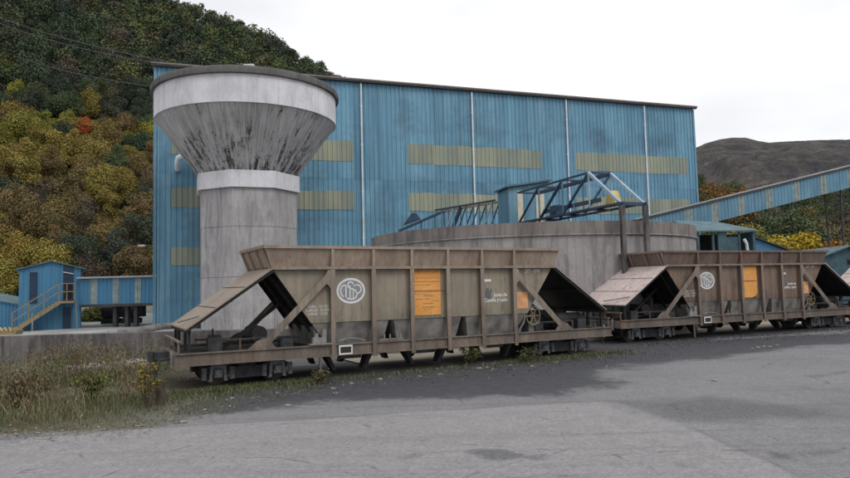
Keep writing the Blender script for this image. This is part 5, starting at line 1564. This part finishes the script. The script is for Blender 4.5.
# the weed bank on the left, between the asphalt edge and the low wall
edge = [gnd(u, v).xy for u, v in ((-260, 452), (0, 436), (60, 432), (130, 429), (172, 423), (215, 413), (250, 402), (330, 387))]
def edge_y(x):
    for a, b in zip(edge, edge[1:]):
        if a.x <= x <= b.x: return a.y + (b.y - a.y) * (x - a.x) / (b.x - a.x)
    return None
N = 110000
px_ = rs.uniform(-14, -2.0, N); py_ = rs.uniform(8.5, 19.3, N)
keep, colr, hmin, hmax = [], [], [], []
for i in range(N):
    x, y = px_[i], py_[i]
    ey = edge_y(x)
    if ey is None: continue
    dd = y - ey
    nz = noise.noise(Vector((x * .9, y * .9, 0))); nz2 = noise.noise(Vector((x * .35, y * .35, 5)))
    if dd < -.08 + .12 * nz: continue
    side = track_side(x, y)
    if x > -5.0 and side > -.95: continue
    if abs(side) < .62 and x > -7.2: continue
    tall = min(1.0, max(0.08, (dd - .25) / 1.0)) * max(.15, min(1, (-4.3 - x) / 2.2))
    if side > 1.2 and x > -6.6: tall *= .35
    dens = .22 + .6 * min(1, dd) if x < -3.6 else .2
    dens *= .6 + .6 * nz
    if rs.rand() > dens: continue
    hh = .07 + (.37 if x < -7.6 else .25) * tall * (.75 + .5 * nz2)
    r_ = rs.rand()
    redz = max(0.0, min(1.0, (-7.8 - x) / 1.6)) * .5
    if y > 12.6 and x > -9.6: tall *= .25; hh *= .45
    if r_ < redz * .5: c = REDB
    elif r_ < redz * .5 + .22 + .2 * nz2: c = BRN_
    elif r_ < redz * .5 + .42 + .25 * nz: c = STRAW
    else: c = GRN
    if tall < .45 and rs.rand() < .6: c = GRN
    keep.append((x, y, -.01)); colr.append(c); hmin.append(hh * .45); hmax.append(hh * 1.25)
keep, colr = np.array(keep), np.array(colr)
put(*blades(rs, len(keep), keep, np.array(hmin), np.array(hmax), colr, .0045, .85))
# tall thin seed stalks with heads
ns = 520
sp_ = []
while len(sp_) < ns:
    x, y = rs.uniform(-13, -5.2), rs.uniform(9, 17)
    ey = edge_y(x)
    if ey is None or y < ey + .5 or abs(track_side(x, y)) < .7 or (x > -6.3 and track_side(x, y) > -1.0): continue
    if rs.rand() > .25 + .75 * min(1, max(0, (-6 - x) / 2.5)): continue
    sp_.append((x, y, 0))
sp_ = np.array(sp_)
sc_l = np.where(rs.rand(ns, 1) < .5, REDB, np.where(rs.rand(ns, 1) < .5, BRN_, STRAW))
put(*blades(rs, ns, sp_, .3, .75, sc_l, .004, .5))
# bushy heads of fine leaves on weeds
for i in range(260):
    b = sp_[rs.randint(ns)]
    k = 60
    q = np.array([b[0], b[1], 0]) + rs.normal(size=(k, 3)) * np.array([.11, .11, .15]) + np.array([0, 0, rs.uniform(.15, .6)])
    c = [REDB, BRN_, STRAW * .8, GRN][rs.randint(4)]
    put(*blades(rs, k, q, .03, .07, np.repeat(c[None], k, 0), .008, 1.0))
# low green fringe along the wagons and the coal strip
N = 26000
pts, cc = [], []
for i in range(N):
    s_ = rs.uniform(-6.5, 17); ln = loc2(C1, A1, s_, 0)
    lat = -1.15 - rs.exponential(.32)
    j = min(max(int(np.argmin((TRK_A[:, 0] - ln.x)**2 + (TRK_A[:, 1] - ln.y)**2)), 1), len(TRK) - 2)
    t = (TRK[j+1] - TRK[j-1]).normalized()
    f = s_ / 24.0
    p = Vector((ln.x - t.y * lat, ln.y + t.x * lat))
    if s_ > 6: continue
    nz = noise.noise(Vector((p.x * .8, p.y * .8, 9)))
    if rs.rand() > (.8 if s_ < -3 else .16 + .55 * max(0, nz - .1) + (.3 if 2.0 < s_ < 5.5 else 0)): continue
    pts.append((p.x, p.y, 0)); cc.append(GRN * 1.1 if rs.rand() < .7 else (STRAW if rs.rand() < .5 else BRN_))
pts, cc = np.array(pts), np.array(cc)
put(*blades(rs, len(pts), pts, .03, .14, cc * .8, .006, 1.0))
wm_ = np_mesh('weeds', np.concatenate(Vs), np.concatenate(Fs), M['leafc'], False, np.concatenate(Cs))
tag(np_obj('weeds', wm_), 'tangled green and straw-coloured weeds along the asphalt edge', 'weeds', kind='stuff')

# fallen leaves and dry bits at the ragged asphalt edge
nl = 2600
px_ = rs.uniform(-12, -1.5, nl); lv_p = []
for x in px_:
    ey = edge_y(x)
    if ey is None: continue
    lv_p.append((x, ey + rs.normal() * .35 - .05, .03))
lv_p = np.array(lv_p); nl = len(lv_p)
an = rs.uniform(0, 6.28, nl); sz = rs.uniform(.008, .03, nl)[:, None]
ax_ = np.stack([np.cos(an), np.sin(an), rs.normal(size=nl) * .2], 1) * sz; bx2 = np.stack([-np.sin(an), np.cos(an), rs.normal(size=nl) * .2], 1) * sz * .6
Vl = np.stack([lv_p - ax_, lv_p - bx2, lv_p + ax_, lv_p + bx2], 1).reshape(-1, 3)
cl = np.array([BRN_, STRAW, GRN, REDB])[rs.randint(0, 4, nl)] * rs.uniform(.6, 1.3, nl)[:, None]
tag(np_obj('leaf_litter', np_mesh('leaf_litter', Vl, quads(nl), M['leafc'], False, np.repeat(np.concatenate([cl, np.ones((nl, 1))], 1), 4, 0))), 'scattered dead leaves and dry bits along the asphalt edge', 'litter', kind='stuff')
# coal grit and small gravel in front of the wagons
ng = 9000
gp = []
for i in range(ng):
    s_ = rs.uniform(-7, 26)
    ln = loc2(C1, A1, s_, 0) if s_ < 6.5 else loc2(C2, A2, s_ - 13.5, 0)
    t_ = Vector((math.cos(A1), math.sin(A1))) if s_ < 6.5 else Vector((math.cos(A2), math.sin(A2)))
    lat = -1.0 - rs.exponential(.8)
    gp.append((ln.x - t_.y * lat, ln.y + t_.x * lat))
for i in range(420): gp.append((rs.uniform(-7, 20), rs.uniform(5.5, 20)))
gp = np.array(gp); gp = gp[[(-1.0 > track_side(x, y)) and (edge_y(x) is None or y < edge_y(x) + 2.5 or x > -5) for x, y in gp]]; ng = len(gp)
sz = (.005 + .022 * rs.rand(ng) ** 3) * np.where(np.array([track_side(x, y) for x, y in gp]) < -3.2, .45, 1.0)
tet = np.array([[1, 0, -.3], [-.5, .87, -.3], [-.5, -.87, -.3], [0, 0, .8]])
Vg = (rs.normal(size=(ng, 4, 3)) * .25 + tet) * sz[:, None, None]
Vg[:, :, 0] += gp[:, 0, None]; Vg[:, :, 1] += gp[:, 1, None]; Vg[:, :, 2] += .022
b_ = np.arange(ng)[:, None] * 4
Fg = np.concatenate([b_ + np.array([[0, 1, 3]]), b_ + np.array([[1, 2, 3]]), b_ + np.array([[2, 0, 3]])])
cg = np.where(rs.rand(ng, 1) < .75, np.array((.035, .036, .04)), np.array((.2, .19, .175))) * rs.uniform(.6, 1.4, (ng, 1))
tag(np_obj('gravel', np_mesh('gravel', Vg.reshape(-1, 3), Fg, M['leafc'], False, np.repeat(np.concatenate([cg, np.ones((ng, 1))], 1), 4, 0))), 'fine coal grit and gravel strewn along the wagons', 'gravel', kind='stuff')

# yellow-flowered bush round a dark stump in front of the buffer
def shrub(pt, w_, h_, colr, nleaf, label, size=.03, seed=3, stems=9):
    rs2 = np.random.RandomState(seed)
    t = thing('shrub', label, 'shrub', pt)
    cs = [(rs2.normal() * w_ * .22, rs2.normal() * w_ * .22, h_ * rs2.uniform(.35, .95)) for _ in range(12)]
    V, ti, k = leaves(rs2, cs, [w_ * .24] * 12, nleaf, size, 1.0, .2)
    cc_ = np.array([colr[i % len(colr)] for i in rs2.randint(0, len(colr), nleaf)]) * ti[:, None]
    C = np.repeat(np.concatenate([cc_, np.ones((nleaf, 1))], 1), 4, 0)
    np_obj('foliage', np_mesh('foliage', V, quads(nleaf), M['leafc'], False, C), t)
    m = MB()
    for i in range(stems):
        c = Vector(cs[i % 12]); m.path([(c.x * .15, c.y * .15, 0), (c.x * .6, c.y * .6, c.z * .5), c], [.015, .011, .006], 5)
    m.build('stems', M['wood'], t)
    return t
sb = gnd(147, 409)
shrub(sb, .42, .80, [(.26, .19, .03), (.16, .13, .045), (.12, .09, .045), (.13, .12, .06)], 900, 'bush with yellow leaves beside the dark stump in front of the wagon buffer', .019)
sp = gnd(160, 405)
stp = thing('stump', 'short dark wooden post stump next to the yellow bush', 'stump', sp)
MB().path([(0, 0, -.05), (.01, 0, .2), (-.01, .01, .45)], [.10, .085, .075], 9).build('post', M['wood'], stp)
MB().path([(.05, -.02, .3), (.12, -.03, .42)], [.03, .02], 6).build('broken_branch', M['wood'], stp)
shrub(gnd(92, 402), .6, .5, [(.10, .13, .035), (.13, .14, .04), (.08, .1, .03)], 900, 'loose green weed bush in the middle of the weed bank', .03, 8)
shrub(gnd(22, 408), .8, .6, [(.15, .10, .06), (.12, .09, .05), (.10, .09, .05)], 700, 'tall reddish brown weed bush at the left end of the bank', .026, 9, 14)
shrub(gnd(468, 366), .5, .45, [(.07, .09, .03), (.10, .1, .04)], 500, 'small green bush growing against the nearest wagon frame', .028, 10)
shrub(gnd(528, 362), .55, .3, [(.09, .08, .04), (.06, .07, .03)], 420, 'low dusty bush by the far bogie of the nearest wagon', .028, 12)
shrub(gnd(318, 385), .4, .3, [(.13, .11, .06), (.08, .08, .04)], 350, 'dry twiggy tuft under the lever step of the nearest wagon', .022, 13)

# ------------------------------------------------------------------ small stones and litter
st_mesh = []
for i in range(4):
    rs3 = np.random.RandomState(300 + i)
    m = MB()
    m.lathe([(.001, -.35), (.75, -.2), (1.0, .05), (.7, .4), (.001, .5)], 7)
    m.v = [tuple(np.array(v) * (1 + .22 * rs3.normal(size=3))) for v in m.v]
    me = bpy.data.meshes.new('stone'); me.from_pydata(m.v, [], m.f); me.materials.append(M['stone']); st_mesh.append(me)
def stone(u, v, size, label, group):
    p = gnd(u, v)
    o = np_obj('stone', rnd.choice(st_mesh)); o.location = (p.x, p.y, size * .25)
    o.scale = (size, size * rnd.uniform(.6, 1), size * rnd.uniform(.4, .7)); o.rotation_euler = (0, 0, rnd.uniform(0, 6))
    tag(o, label, 'stone', group)
stone(288, 406, .055, 'single white stone on the black coal dust in front of the nearest wagon', None)
stone(714, 381, .06, 'small dark stone alone on the grey asphalt right of the coal dust', None)
for u, v, s in ((38, 434, .05), (62, 431, .04), (103, 430, .05), (139, 427, .06), (170, 421, .05), (183, 423, .06), (205, 410, .05), (232, 399, .05), (120, 428, .035), (16, 435, .05)):
    stone(u, v, s, 'pale stone in the rubble along the weedy asphalt edge', 'pale stones along the weedy edge')
for u, v, s in ((352, 384, .06), (380, 380, .07), (440, 375, .06), (480, 369, .08), (487, 368, .06), (510, 366, .06), (532, 367, .07), (556, 363, .06), (576, 358, .08), (420, 377, .05), (333, 389, .05), (588, 356, .06)):
    stone(u, v, s, 'pale rubble stone along the foot of the nearest wagon', 'rubble stones along the nearest wagon')
for u, v, s in ((758, 348, .08), (764, 347, .07), (770, 347, .06), (777, 346, .07), (752, 349, .05)):
    stone(u, v, s, 'pale rubble stone along the foot of the rusty second wagon', 'rubble stones along the second wagon')

# ------------------------------------------------------------------ overhead cables in front of the hill
def cable(a, b, sag, r_, label):
    pts = []
    for i in range(25):
        f = i / 24; p = a.lerp(b, f); p.z -= sag * 4 * f * (1 - f); pts.append(p)
    tag(MB().path(pts, r_, 5).build('overhead_cable', M['fascia']), label, 'cable')
cable(at(-40, 2, 62), at(168, 62, 40.5), .5, .032, 'upper of the two thin cables running down to the hall roof')
cable(at(-40, 6, 60), at(168, 64.5, 40.2), .7, .028, 'lower of the two thin cables running down to the hall roof')
cable(at(20, 58, 58), at(165, 88, 40.0), .3, .028, 'single thin cable crossing the hill lower down, left of the silo rim')
